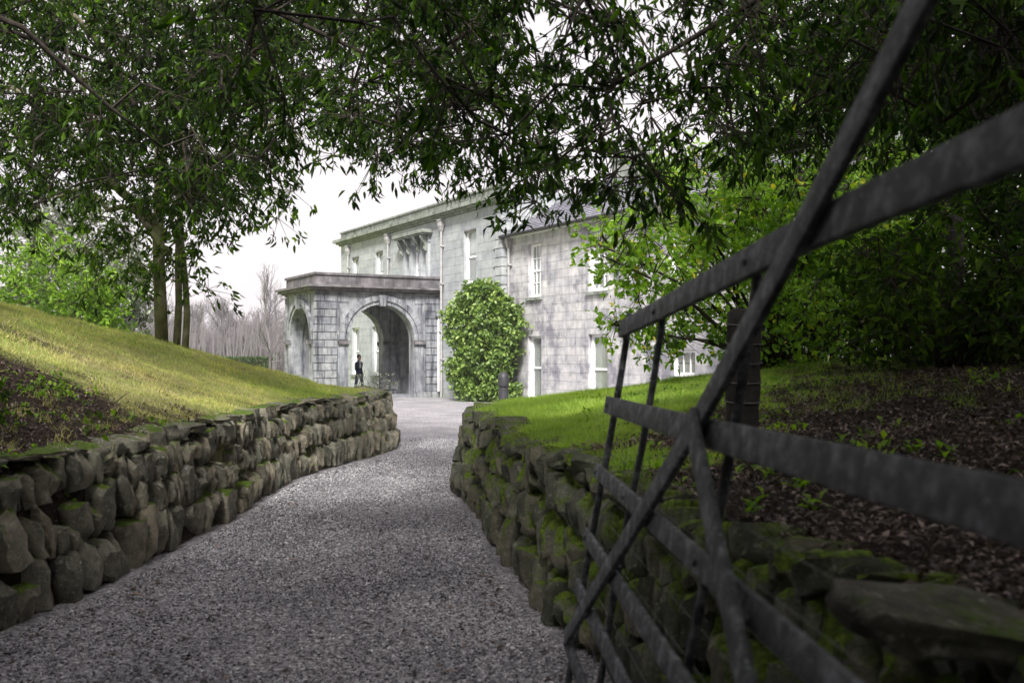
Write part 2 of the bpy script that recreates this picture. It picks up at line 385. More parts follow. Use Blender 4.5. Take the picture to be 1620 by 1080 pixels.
# loose chippings
def scatter_chips(n, y0, y1, s0, s1, name, lab):
    y = y0 + (y1 - y0) * rng.random(n) ** 1.2; xl = np.interp(y, LW[:12, 1], LW[:12, 0]); xr = np.interp(y, RW[:14, 1], RW[:14, 0])
    x = xl + (xr - xl) * rng.random(n); s1 = s1 * (1 - .3 * sstep(9, 18, y)); k_ = np.abs(x / y) < .53; x = x[k_]; y = y[k_]; s1 = s1[k_]; n = len(x)
    O = np.array([[1, 0, 0], [-1, 0, 0], [0, 1, 0], [0, -1, 0], [0, 0, 1], [0, 0, -1]], float)
    F = np.array([[0, 2, 4], [2, 1, 4], [1, 3, 4], [3, 0, 4], [2, 0, 5], [1, 2, 5], [3, 1, 5], [0, 3, 5]])
    q = rng.normal(size=(n, 4)); q /= np.linalg.norm(q, axis=1)[:, None]; a, b_, c_, d_ = q.T
    R = np.stack([1 - 2 * (c_ ** 2 + d_ ** 2), 2 * (b_ * c_ - a * d_), 2 * (b_ * d_ + a * c_), 2 * (b_ * c_ + a * d_), 1 - 2 * (b_ ** 2 + d_ ** 2), 2 * (c_ * d_ - a * b_),
                  2 * (b_ * d_ - a * c_), 2 * (c_ * d_ + a * b_), 1 - 2 * (b_ ** 2 + c_ ** 2)], -1).reshape(n, 3, 3)
    sz = (s0 + (s1 - s0) * rng.random(n) ** 2 * 1.0)[:, None, None] * np.array([1, .75, .5]) * (1 + .35 * rng.normal(size=(n, 6, 3)).clip(-1, 1))
    V = np.einsum('nij,nkj->nki', R, O * sz) * np.array([1, 1, .8]) + np.stack([x, y, np.full(n, .014)], -1)[:, None, :]
    Fa = (F[None] + 6 * np.arange(n)[:, None, None]).reshape(-1, 3)
    link(name, mesh_np(name, V.reshape(-1, 3), Fa, M['chip'], np.repeat(rng.random(n), 6)), kind='stuff', label=lab, cat='gravel')
scatter_chips(84000, 4.2, 19, .006, .017, 'gravel', 'loose grey gravel chippings covering the path between the stone walls')

# ------------------------------------------------------------------ leaf geometry
LEAF_FINE = np.array([[0, 1, 2], [0, 2, 3], [1, 4, 5], [1, 5, 2], [2, 5, 6], [2, 6, 3], [4, 7, 5], [5, 7, 6]])
def leaf_arrays(P, D, L, W, roll=None, fold=.25, curve=.15, tri=False, fine=False):
    """leaf blades: base P, direction D, length L, width W; folded along the midrib, bent down at the tip"""
    n = len(P); D = D / (np.linalg.norm(D, axis=1)[:, None] + 1e-9)
    ref = rng.normal(size=(n, 3)); S = np.cross(D, ref); S /= np.linalg.norm(S, axis=1)[:, None] + 1e-9
    if roll is not None:                        # roll: 0 random .. 1 blades keep their faces up
        upv = np.cross(D, np.array([0, 0, 1.])) + 1e-6; upv /= np.linalg.norm(upv, axis=1)[:, None]
        S = S * (1 - roll) + upv * roll; S -= (S * D).sum(1)[:, None] * D; S /= np.linalg.norm(S, axis=1)[:, None] + 1e-9
    Nn = np.cross(S, D); L = np.broadcast_to(L, (n,))[:, None]; W = np.broadcast_to(W, (n,))[:, None]
    if tri:
        V = np.stack([P - S * W / 2, P + S * W / 2, P + D * L], 1); F = np.array([[0, 1, 2]])
    else:
        tip = P + D * L - Nn * L * curve
        mid = P + D * L * .48 + Nn * L * .02
        V = np.stack([P, mid + S * W / 2 + Nn * W * fold, mid, mid - S * W / 2 + Nn * W * fold, tip], 1)
        F = np.array([[0, 1, 2], [0, 2, 3], [1, 4, 2], [2, 4, 3]])
        if fine:                                 # rounder blade: two ribs instead of one
            m1 = P + D * L * .30; m2 = P + D * L * .68 - Nn * L * curve * .35; w1 = S * W * .47; w2 = S * W * .40
            V = np.stack([P, m1 + w1 + Nn * W * fold, m1, m1 - w1 + Nn * W * fold, m2 + w2 + Nn * W * fold * .8, m2, m2 - w2 + Nn * W * fold * .8, tip], 1)
            F = LEAF_FINE
    k = V.shape[1]
    return V.reshape(-1, 3), (F[None] + k * np.arange(n)[:, None, None]).reshape(-1, 3), k

def segs(P0, P1, r0, r1, n=3):
    """many straight tapered twigs at once"""
    m = len(P0); D = P1 - P0; D /= np.linalg.norm(D, axis=1)[:, None] + 1e-9
    A = np.cross(D, np.where(np.abs(D[:, 2:3]) < .9, np.array([[0, 0, 1.]]), np.array([[1., 0, 0]]))); A /= np.linalg.norm(A, axis=1)[:, None] + 1e-9
    B = np.cross(A, D); ang = np.arange(n) * 2 * math.pi / n
    ring = np.cos(ang)[None, :, None] * A[:, None] + np.sin(ang)[None, :, None] * B[:, None]
    r0 = np.broadcast_to(r0, (m,))[:, None, None]; r1 = np.broadcast_to(r1, (m,))[:, None, None]
    V = np.concatenate([P0[:, None] + ring * r0, P1[:, None] + ring * r1], 1)
    F = np.array([[k, (k + 1) % n, n + (k + 1) % n, n + k] for k in range(n)])
    return V.reshape(-1, 3), (F[None] + 2 * n * np.arange(m)[:, None, None]).reshape(-1, 4)

def rand_dir(n, down=0.):
    d = rng.normal(size=(n, 3)); d /= np.linalg.norm(d, axis=1)[:, None]; d[:, 2] -= down; return d / np.linalg.norm(d, axis=1)[:, None]

def leafy(root, clumps, crad, ncl, nleaf, L, ratio, mat, bark, limbs=None, down=.6, single=0, tw=.004, part='foliage', roll=None, squash=.8, spread=1.0, fine=None):
    fine = bool(single) if fine is None else fine
    """clumps (n,3) of shoots, each a whorl of leaves; twigs run back to the clump centre and on to the nearest limb point"""
    n = len(clumps); C = np.repeat(clumps, ncl, 0)
    off = rand_dir(len(C)) * (rng.random(len(C)) ** .5)[:, None] * crad * np.array([1, 1, squash])
    T = C + off; T[:, 2] -= crad * .15
    P = np.repeat(T, nleaf, 0); out_d = np.repeat(off / (crad + 1e-6), nleaf, 0)
    D = rand_dir(len(P), down) + .55 * out_d
    LL = L * (.55 + .6 * rng.random(len(P))); P = P + rand_dir(len(P)) * (LL * spread * rng.random(len(P)))[:, None]
    V, F, k = leaf_arrays(P, D, LL, LL * ratio * (.8 + .4 * rng.random(len(P))), roll, fine=fine)
    rn = np.repeat(np.clip(.5 + .26 * rng.normal(size=len(P)) , 0, .999), k)
    V3 = V.reshape(-1, k, 3)
    if single:                                   # the leaves that show largest are objects of their own
        c = V3.mean(1); vis = (c[:, 1] > 1) & (np.abs(c[:, 0] / np.maximum(c[:, 1], .1)) < .50) & ((c[:, 2] - 1.6) / np.maximum(c[:, 1], .1) < .34)
        key = np.where(vis, LL / np.maximum(c[:, 1], .1), 0); pick = np.argsort(-key)[:single]
        Fl = LEAF_FINE if fine else np.array([[0, 1, 2], [0, 2, 3], [1, 4, 2], [2, 4, 3]])
        inv = Matrix.Translation(-root.location)
        for i in pick:
            base = V3[i, 0]
            o = link('leaf', mesh_np('leaf', V3[i] - base, Fl, mat, rn[i * k:(i + 1) * k]), root)
            o.location = Vector(base) - root.location
        keep = np.ones(len(V3), bool); keep[pick] = False
        V = V3[keep].reshape(-1, 3); rn = rn.reshape(-1, k)[keep].ravel(); F = F[:keep.sum() * len(Fl)]
    rl = np.array(root.location)
    link(part, mesh_np(part, V - rl, F, mat, rn), root, kind='stuff')
    TV, TF = segs(C - np.array([0, 0, 0]), T, tw * 1.4, tw * .6)
    if limbs is not None:
        dl_ = np.array([((limbs - c) ** 2).sum(1).min() for c in clumps]); od = np.argsort(dl_); net = limbs.copy(); clumps = clumps[od]; A = np.zeros_like(clumps)
        for q_, c in enumerate(clumps):              # each shoot joins the nearest wood already grown
            A[q_] = net[np.argmin(((net - c) ** 2).sum(1))]; net = np.vstack([net, c])
        mid = (A + clumps) / 2 + np.array([0, 0, .12]) + rng.normal(size=(n, 3)) * .12
        V1, F1 = segs(A, mid, tw * 2.6, tw * 2.2, 4); V2, F2 = segs(mid, clumps, tw * 2.2, tw * 1.6, 4)
        VV = [TV, V1, V2]; FF = [TF, F1 + len(TV), F2 + len(TV) + len(V1)]
    else: VV = [TV]; FF = [TF]
    link('twigs', mesh_np('twigs', np.vstack(VV) - rl, np.vstack(FF), bark), root, kind='stuff')

def limb_path(p0, p1, sag=.0, n=9, wob=.12):
    p0 = np.array(p0, float); p1 = np.array(p1, float); t = np.linspace(0, 1, n)[:, None]
    P = p0 + (p1 - p0) * t; P[:, 2] += sag * np.sin(t[:, 0] * math.pi)
    w_ = rng.normal(size=(n, 3)) * wob; w_[0] = 0; w_[-1] = 0; w_[1:-1] = (w_[:-2] + w_[1:-1] * 2 + w_[2:]) / 3; return P + w_

# ------------------------------------------------------------------ dry stone walls
def stone_proto(i):
    r = np.random.default_rng(100 + i); k = 4; V = []; F = []
    vid = {}
    def vert(p):
        key = tuple(np.round(p, 4))
        if key not in vid: vid[key] = len(V); V.append(p)
        return vid[key]
    for ax in range(3):
        for s in (-1, 1):
            for a in range(k):
                for b_ in range(k):
                    q = []
                    for (da, db) in ((0, 0), (1, 0), (1, 1), (0, 1)):
                        p = np.zeros(3); p[ax] = s; p[(ax + 1) % 3] = -1 + 2 * (a + da) / k; p[(ax + 2) % 3] = -1 + 2 * (b_ + db) / k
                        q.append(vert(p))
                    F.append(q if s > 0 else q[::-1])
    V = np.array(V); e = 4 + 6 * r.random(); V = V / ((np.abs(V) ** e).sum(1) ** (1 / e))[:, None]
    for _ in range(11):
        nrm = r.normal(size=3); nrm /= np.linalg.norm(nrm); d0 = .66 + .4 * r.random(); d = V @ nrm; o = d > d0
        V[o] -= ((d[o] - d0) * .9)[:, None] * nrm
    ph = r.random(9) * 6
    V += .055 * np.stack([np.sin(4 * V[:, 1] + ph[0]) + np.sin(7 * V[:, 2] + ph[1]), np.sin(5 * V[:, 2] + ph[2]) + np.sin(6 * V[:, 0] + ph[3]), np.sin(5 * V[:, 0] + ph[4]) + np.sin(7 * V[:, 1] + ph[5])], 1)
    V += r.normal(size=V.shape) * .022
    V = (V - (V.max(0) + V.min(0)) / 2) / (V.max(0) - V.min(0)); return V, np.array(F)
PROTO = [stone_proto(i) for i in range(18)]

def proto_meshes(mat, nm):
    r = []
    for V, F in PROTO:
        me = mesh_np(nm, V, F, mat, np.zeros(len(V)), True); me.set_sharp_from_angle(angle=math.radians(38)); r.append(me)
    return r

def polylen(P):
    s = np.concatenate([[0], np.cumsum(np.hypot(*np.diff(P, axis=0).T))]); return s
def smooth_poly(P, it=2):
    for _ in range(it):
        Q = [P[0]]
        for a, b_ in zip(P[:-1], P[1:]): Q += [a * .75 + b_ * .25, a * .25 + b_ * .75]
        Q.append(P[-1]); P = np.array(Q)
    return P

def drystone(label, poly, side, mat, rows, slant, capped, y0, y1, big_near=True):
    P = smooth_poly(poly); S = polylen(P); m_ = (P[:, 1] >= y0) & (P[:, 1] <= y1); s0, s1 = S[m_][0], S[m_][-1]
    root = empty('dry_stone_wall', (float(np.interp((s0 + s1) / 2, S, P[:, 0])), float(np.interp((s0 + s1) / 2, S, P[:, 1])), 0), label=label, cat='stone wall')
    def at(s):
        p = np.array([np.interp(s, S, P[:, 0]), np.interp(s, S, P[:, 1])]); q = np.array([np.interp(s + .15, S, P[:, 0]), np.interp(s + .15, S, P[:, 1])]) - np.array([np.interp(s - .15, S, P[:, 0]), np.interp(s - .15, S, P[:, 1])])
        tg = q / np.linalg.norm(q); nr = np.array([tg[1], -tg[0]]) * side; return p, tg, nr        # nr points into the bank
    items = []; z0 = 0.
    nr_ = len(rows)
    for ri, hrow in enumerate(rows):
        s = s0 + random.random() * .1; cap = capped and ri == nr_ - 1
        while s < s1:
            p, tg, nr = at(s); near = 1 - float(sstep(6, 12, p[1]))
            wv = lambda a: .05 * math.sin(a * 1.7 + ri) + .03 * math.sin(a * 4.1 + ri * 2)
            big = (ri == 0 and big_near)
            if cap: wd = random.uniform(.2, .42)
            elif big: wd = random.uniform(.08, .19) * (1 + .75 * near) * (1 if side < 0 else .7)
            else: wd = random.choice((.05, .065, .08, .10, .14)) * random.uniform(.85, 1.2) * (1 + .75 * near * random.random()) * (1 if side < 0 else .8)
            zb = z0 + (wv(s) if ri else 0); zt = z0 + hrow + (wv(s) if not cap else 0) * (1 if ri < nr_ - 1 else .5)
            h = (zt - zb) * random.uniform(.92, 1.12)
            if not cap and random.random() < .22: h *= random.uniform(.5, .72)
            zc = zb + h / 2 if random.random() < .6 else zt - h / 2
            cs = s + wd / 2; p, tg, nr = at(cs); dep = random.uniform(.24, .36) if not cap else random.uniform(.3, .45)
            off = .03 + .17 * (zc / .9) + dep / 2 + random.uniform(-.035, .03) * (1 if side < 0 else 1.5)
            c = np.array([p[0] + nr[0] * off, p[1] + nr[1] * off, zc + float(base_z(0, p[1]))])
            ang = math.atan2(tg[1], tg[0])
            tilt = (slant + random.gauss(0, .11)) if not (cap or big) else random.gauss(0, .1)
            Mx = Matrix.Translation(Vector(c)) @ Matrix.Rotation(ang, 4, 'Z') @ Matrix.Rotation(random.gauss(0, .12), 4, 'Z') @ Matrix.Rotation(tilt, 4, 'Y') @ Matrix.Rotation(random.gauss(0, .09), 4, 'X') @ Matrix.Diagonal((wd * 1.16, dep, h * 1.17, 1))
            items.append((Mx, random.randrange(len(PROTO)), wd * h / max(p[1], 1.5) ** 2 * (1 if p[1] > 4.2 else .01)))
            s += wd
            # pinning stones in the gaps
        z0 += hrow
    items.sort(key=lambda a: -a[2]); meshes = proto_meshes(mat, 'stone'); inv = root.matrix_basis.inverted()
    for Mx, k, _ in items[:298]:
        o = link('stone', meshes[k], root); o.matrix_basis = Matrix.Translation(-root.location) @ Mx
    VV = []; FF = []; RR = []; n = 0; q = len(PROTO[0][0])
    for Mx, k, _ in items[298:]:
        A = np.array(Mx); V, F = PROTO[k]; VV.append(V @ A[:3, :3].T + A[:3, 3] - np.array(root.location)); FF.append(F + n); n += len(V); RR.append(np.full(len(V), random.random()))
    if VV:
        me = mesh_np('small_stones', np.vstack(VV), np.vstack(FF), mat, np.concatenate(RR), True); me.set_sharp_from_angle(angle=math.radians(38))
        link('small_stones', me, root, kind='stuff')
    print('stones', len(items))
    return root

drystone('long curved dry stone wall of upright slabs, left of the gravel path', LW, -1, M['stone_l'], [.33, .29, .24, .11], -.22, True, 2.8, 19.7)
drystone('mossy dry stone wall of slanted slabs, right of the path behind the gate', RW, 1, M['stone_r'], [.30, .27, .24, .14], .42, False, .6, 16.5)

# ------------------------------------------------------------------ the house
TH = math.radians(29.5)
VX = np.array([-math.sin(TH), math.cos(TH)]); UX = np.array([math.cos(TH), math.sin(TH)])
J = np.array([-3.11, 42.7]); RZ = math.pi / 2 + TH; GZ = -.24
CUBE = {}
def cube_mesh(mat, nm):
    k = (mat.name, nm)
    if k not in CUBE:
        CUBE[k] = mesh_np(nm, CUBE_V, CUBE_F, mat, np.zeros(8))
    return CUBE[k]

def rect_minus(r, holes):
    out_ = [r]
    for h in holes:
        nx_ = []
        for (a0, a1, z0, z1) in out_:
            b0, b1, y0, y1 = h
            if b0 >= a1 or b1 <= a0 or y0 >= z1 or y1 <= z0: nx_.append((a0, a1, z0, z1)); continue
            if a0 < b0: nx_.append((a0, b0, z0, z1))
            if a1 > b1: nx_.append((b1, a1, z0, z1))
            m0, m1 = max(a0, b0), min(a1, b1)
            if z0 < y0: nx_.append((m0, m1, z0, y0))
            if z1 > y1: nx_.append((m0, m1, y1, z1))
        out_ = nx_
    return [q for q in out_ if q[1] - q[0] > .03 and q[3] - q[2] > .03]

def courses(a0, a1, z0, z1, h, wd, holes, jit=.15):
    R = []; z = z0; k = 0
    while z < z1 - .02:
        zt = min(z + h, z1); a = a0 - (wd * .5 if k % 2 else 0)
        while a < a1:
            b_ = a + wd * random.uniform(1 - jit, 1 + jit); r = (max(a, a0), min(b_, a1), z, zt); a = b_
            if r[1] - r[0] > .03: R += rect_minus(r, holes)
        z = zt; k += 1
    return R

def lay_blocks(root, rects, axis, pos, thick, joint, mat, name='ashlar_block', limit=290, rank=None, jut=.004):
    """rects in (along, z); axis 'a': wall runs along local X at Y=pos; axis 'b': along local Y at X=pos; thick signed outward from the backing"""
    R = sorted(rects, key=rank or (lambda r: -(r[1] - r[0]) * (r[3] - r[2])))
    mb = MB(); me = cube_mesh(mat, name)
    for i, (a0, a1, z0, z1) in enumerate(R):
        t_ = thick + math.copysign(random.uniform(-jut, jut), thick); lo, hi = min(pos, pos + t_), max(pos, pos + t_)
        a0 += joint / 2; a1 -= joint / 2; z0 += joint / 2; z1 -= joint / 2
        if a1 - a0 < .01 or z1 - z0 < .01: continue
        bx = (a0, a1, lo, hi, z0, z1) if axis == 'a' else (lo, hi, a0, a1, z0, z1)
        if i < limit:
            o = link(name, me, root); o.location = ((bx[0] + bx[1]) / 2, (bx[2] + bx[3]) / 2, (bx[4] + bx[5]) / 2); o.scale = (bx[1] - bx[0], bx[3] - bx[2], bx[5] - bx[4])
        else: mb.box(*bx)
    if mb.V: mb.build('small_' + name + 's', mat, root, kind='stuff')

def backing(root, rects_holes, a0, a1, z0, z1, y0, y1, mat, name='wall'):
    """wall core with real openings: slab a0..a1 x y0..y1, minus the holes"""
    mb = MB()
    for (p, q, r, s) in rect_minus((a0, a1, z0, z1), rects_holes): mb.box(p, q, y0, y1, r, s, .5)
    return mb.build(name, mat, root)

def sash(root, a0, a1, z0, z1, face=0., mat=None, bars=(1, 1), inner='curtain', sill=True, meet=True, depth=.16, lab=None):
    """sash window set back in its opening; local X along wall, local Y outward"""
    y = face - depth; f = MB(); w_ = .085
    f.box(a0, a0 + w_, y - .06, y + .03, z0, z1); f.box(a1 - w_, a1, y - .06, y + .03, z0, z1)
    f.box(a0 + w_, a1 - w_, y - .06, y + .028, z1 - w_, z1); f.box(a0 + w_, a1 - w_, y - .06, y + .028, z0, z0 + w_ * 1.3)
    fr = f.build('window', M['white'], root, **({'label': lab} if lab else {}))
    zm = (z0 + z1) / 2; s = MB()
    if meet: s.box(a0 + w_, a1 - w_, y - .05, y + .018, zm - .035, zm + .035)
    ia0, ia1, iz0, iz1 = a0 + w_, a1 - w_, z0 + w_, z1 - w_
    for k in range(1, bars[0]): 
        x = ia0 + (ia1 - ia0) * k / bars[0]; s.box(x - .014, x + .014, y - .035, y + .008, iz0, iz1)
    for k in range(1, bars[1]):
        z = iz0 + (iz1 - iz0) * k / bars[1]
        if abs(z - zm) > .05: s.box(ia0, ia1, y - .033, y + .006, z - .012, z + .012)
    s.box(ia0, ia0 + .04, y - .04, y + .012, iz0, iz1); s.box(ia1 - .04, ia1, y - .04, y + .012, iz0, iz1)
    s.build('sash', M['white'], fr)
    for (p, q) in ((iz0, zm), (zm, iz1)):
        MB().box(ia0, ia1, y - .028, y - .022, p + .01, q - .01).build('pane', M['glass'], fr)
    if inner == 'blind': MB().box(ia0, ia1, y - .12, y - .10, iz0 + .55 * (z1 - z0), iz1).build('blind', M['blind'], fr)
    if inner == 'curtain':
        for (p, q) in ((ia0, ia0 + .3 * (ia1 - ia0)), (ia1 - .3 * (ia1 - ia0), ia1)):
            c = MB(); n = 5
            for k in range(n): c.box(p + (q - p) * k / n, p + (q - p) * (k + 1) / n - .004, y - .16 - (k % 2) * .03, y - .12 - (k % 2) * .03, iz0, iz1)
            c.build('curtain', M['curtain'], fr)
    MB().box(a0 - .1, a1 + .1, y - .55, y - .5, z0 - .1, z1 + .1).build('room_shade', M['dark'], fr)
    if sill: MB().box(a0 - .08, a1 + .08, y + .02, face + .09, z0 - .11, z0 - .004).build('sill', M['cornice'], fr)
    return fr

def hopper_pipe(root, a, zt, z0, y=.0, big=.24, mat='pipe', name='drainpipe'):
    p = MB(); p.tube([(a, y + .12, z0), (a, y + .12, zt - .4)], .05, 10); o = p.build(name, M[mat], root, smooth=True, sharp=40)
    hd = MB(); hd.box(a - big / 2, a + big / 2, y + .01, y + .24, zt - .22, zt); hd.box(a - big / 2 - .03, a + big / 2 + .03, y + .006, y + .27, zt, zt + .05)
    hd.add(np.array([[a - big / 2, y + .02, zt - .225], [a + big / 2, y + .02, zt - .225], [a + big / 2, y + .23, zt - .225], [a - big / 2, y + .23, zt - .225],
                     [a - .06, y + .06, zt - .42], [a + .06, y + .06, zt - .42], [a + .06, y + .18, zt - .42], [a - .06, y + .18, zt - .42]]),
           np.array([[0, 1, 5, 4], [1, 2, 6, 5], [2, 3, 7, 6], [3, 0, 4, 7], [4, 5, 6, 7]]))
    hd.build('hopper', M[mat], o)
    z = zt - 1.1
    while z > z0 + .3:
        MB().box(a - .09, a + .09, y + .01, y + .175, z, z + .06).build('bracket', M[mat], o); z -= 1.6
    return o

house = empty('manor_house', (J[0], J[1], GZ), RZ, label='pale grey ashlar manor house with flat parapet, behind the arched porch', cat='house')
AN, AF = -5.54, 12.3                                  # near and far ends of the main front
h = lambda z: z - GZ                                  # absolute height to local height
win_up = [(9.63, 10.64), (6.38, 7.35), (-3.42, -2.33)]
win_lo = [(9.63, 10.64), (6.9, 7.8)]
holes = [(a0, a1, h(4.45), h(6.62)) for a0, a1 in win_up] + [(a0, a1, h(.55), h(2.95)) for a0, a1 in win_lo] + [(-3.42, -2.33, h(.5), h(2.9))]
tri = [(.95 + .25, 1.62), (1.86, 2.70), (2.94, 3.36)]
tri = [(1.18, 1.66), (1.92, 2.74), (3.0, 3.48)]
holes += [(a0, a1, h(4.5), h(6.45)) for a0, a1 in tri]
door_holes = [(3.0, 3.5, h(.75), h(2.55)), (1.2, 2.5, 0, h(2.6))]
holes += door_holes
backing(house, holes, AN, AF, 0, h(7.36), -.6, -.02, M['ashlar'])
mb = MB(); mb.box(AN, AF, -9, -.61, 0, h(7.9)); 
core = MB(); core.box(AN, AN + .4, -9, -.61, 0, h(7.9)); core.box(AF - .4, AF, -9, -.61, 0, h(7.9)); core.box(AN + .4, AF - .4, -9, -8.6, 0, h(7.9)); core.build('side_wall', M['ashlar'], house)
core = MB(); core.box(AN + .05, AF - .05, -8.9, -.2, h(7.36), h(7.6)); core.build('roof', M['slate'], house)
R = courses(AN + .62, AF, 0, h(7.36), .345, .92, holes)
lay_blocks(house, R, 'a', -.02, .02, .009, M['ashlar'], rank=lambda r: -(r[1] - r[0]) * (r[3] - r[2]) / (1 + .05 * max(0, r[0] + 6)) ** 2 * (1 if r[3] > h(4.6) or r[0] < -1 else .35))
# quoins at the near corner, wrapping round the end
R = courses(-6.5, -.62, h(5.5), h(7.36), .345, .9, []); lay_blocks(house, R, 'b', AN, -.02, .012, M['ashlar'], limit=0)
q = MB(); z = 0; k = 0
while z < h(7.3):
    zt = min(z + .345, h(7.36)); L = .62 if k % 2 else .5
    o = link('quoin', cube_mesh(M['ashlar'], 'quoin'), house); o.location = (AN + .3 - .015 + (L - .62) / 2, -.16, (z + zt) / 2); o.scale = (L + .03, .42, zt - z - .035)
    z = zt; k += 1
MB().box(AN + .01, AN + .6, -.3, -.012, 0, h(7.36)).build('corner_backing', M['cornice'], house)
# cornice and parapet
def run_a(mb, a0, a1, y0, y1, z0, z1, L=1.1, joint=.01):
    a = a0
    while a < a1 - .01:
        b_ = min(a + L, a1); mb.box(a + joint / 2, b_ - joint / 2, y0, y1, z0, z1); a = b_
for (y1, z0, z1) in ((.10, 7.36, 7.45), (.22, 7.45, 7.53), (.36, 7.53, 7.68)):
    mb = MB(); mb.box(AN - (y1 - .02), AF + y1, -.3, y1, h(z0), h(z1) - .002); mb.build('cornice', M['cornice'], house)
R = courses(AN - .02, AF + .02, h(7.68), h(8.02), .17, .95, [])
lay_blocks(house, R, 'a', -.3, .30, .012, M['cornice'], 'parapet_block', limit=40)
mb = MB(); run_a(mb, AN - .06, AF + .06, -.35, .06, h(8.022), h(8.10), 1.3); mb.build('coping', M['cornice'], house)
for (a0, a1) in win_up:
    sash(house, a0, a1, h(4.45), h(6.62), 0, inner='blind')
    MB().box(a0 - .004, a1 + .004, -.1, -.004, h(6.56), h(6.618)).build('lintel', M['parapet'], house)
for (a0, a1) in win_lo: sash(house, a0, a1, h(.55), h(2.95), 0, inner='curtain')
sash(house, -3.42, -2.33, h(.5), h(2.9), 0)
sash(house, 3.0, 3.5, h(.75), h(2.55), 0, bars=(1, 1), inner=None)
# arched surround over the small porch window
mb = MB(); th = np.linspace(0, math.pi, 15)
for r0, r1, y1 in ((.26, .40, .07),):
    for a_, b_ in zip(th[:-1], th[1:]):
        V = [(3.25 + r * math.cos(t_), y, h(2.55) + r * math.sin(t_)) for y in (0.002, y1) for (r, t_) in ((r0, a_), (r1, a_), (r1, b_), (r0, b_))]
        mb.add(V, np.array([[0, 1, 2, 3], [7, 6, 5, 4], [0, 4, 5, 1], [1, 5, 6, 2], [2, 6, 7, 3], [3, 7, 4, 0]]))
mb.box(2.85, 2.99, .002, .07, h(.6), h(2.55)); mb.box(3.51, 3.65, .002, .07, h(.6), h(2.55)); mb.build('window_surround', M['ashlar'], house)
# door
d = MB().box(1.2, 2.5, -.2, -.14, 0, h(2.6)).build('door', M['black'], house); MB().lathe([(0, 0), (.03, .01), (.03, .04), (0, .05)], 1.35, -.12).build('door_handle', M['pipe'], d)
# hooded triple window
for (a0, a1) in tri: sash(house, a0, a1, h(4.5), h(6.45), 0, inner=None if a1 - a0 < .6 else 'blind', sill=False)
for a0, a1 in ((.94, 1.16), (1.68, 1.90), (2.76, 2.98), (3.50, 3.72)):
    MB().box(a0, a1, .001, .12, h(4.4), h(6.5)).build('pilaster', M['ashlar'], house)
    c = MB(); am = (a0 + a1) / 2                       # scrolled console: S-curve side profile
    pr = [(.02, 6.10), (.12, 6.12), (.17, 6.2), (.14, 6.32), (.15, 6.44), (.24, 6.55), (.32, 6.68), (.34, 6.78), (.02, 6.78)]
    V = [(am + s_ * .07, y + .12, h(z)) for s_ in (-1, 1) for (y, z) in pr]; n_ = len(pr)
    c.add(V, np.array([[i, (i + 1) % n_, n_ + (i + 1) % n_, n_ + i] for i in range(n_)]))
    for i in range(1, n_ - 1): c.add([V[0], V[i], V[i + 1]], np.array([[0, 1, 2]])); c.add([V[n_], V[n_ + i + 1], V[n_ + i]], np.array([[0, 1, 2]]))
    c.build('console', M['cornice'], house)
MB().box(.9, 3.76, .002, .13, h(6.502), h(6.79)).build('frieze', M['ashlar'], house)
mb = MB(); mb.box(.72, 3.94, .0, .44, h(6.8), h(6.88)); mb.box(.64, 4.02, .0, .52, h(6.883), h(7.03)); mb.build('window_hood', M['cornice'], house)
for a, zt in ((-.42, 7.25), (5.5, 7.25), (10.95, 7.2)): hopper_pipe(house, a, h(zt), 0 if a < 0 else h(4.9))
hopper_pipe(house, AN - .28, h(6.05), 0, -.25, .2)

# ------------------------------------------------------------------ the porch
porch = empty('arched_porch', (J[0], J[1], GZ), RZ, label='dark streaked stone entrance porch with round arches and flat parapet', cat='porch')
PW, PD = 3.97, 5.5; T = .55; ZS = h(2.18); ZT = h(4.08)
def arch_wall(L, c0, c1, r, axis, p0, p1, name='arch_wall'):
    """wall along s from 0 to L with an arch opening c0..c1 springing at ZS; p0..p1 is its thickness"""
    mb = MB(); n = 20; cc = (c0 + c1) / 2
    def put(V, F): 
        V = np.array(V, float)
        W_ = V[:, [0, 1, 2]] if axis == 'a' else V[:, [1, 0, 2]]
        mb.add(W_, F, .5)
    box = lambda s0, s1, z0, z1: put((CUBE_V * [s1 - s0, p1 - p0, z1 - z0]) + [(s0 + s1) / 2, (p0 + p1) / 2, (z0 + z1) / 2], CUBE_F)
    box(0, c0, 0, ZT); box(c1, L, 0, ZT)
    th = np.linspace(math.pi, 0, n + 1); rr = (c1 - c0) / 2
    for a_, b_ in zip(th[:-1], th[1:]):
        x0, x1 = cc + rr * math.cos(a_), cc + rr * math.cos(b_); z0, z1 = ZS + rr * math.sin(a_), ZS + rr * math.sin(b_)
        V = [(x0, y, z0) for y in (p0, p1)] + [(x1, y, z1) for y in (p0, p1)] + [(x1, y, ZT) for y in (p0, p1)] + [(x0, y, ZT) for y in (p0, p1)]
        put(V, np.array([[0, 2, 4, 6], [7, 5, 3, 1], [0, 1, 3, 2], [4, 5, 7, 6]]))
    return mb.build(name, M['porch'], porch)
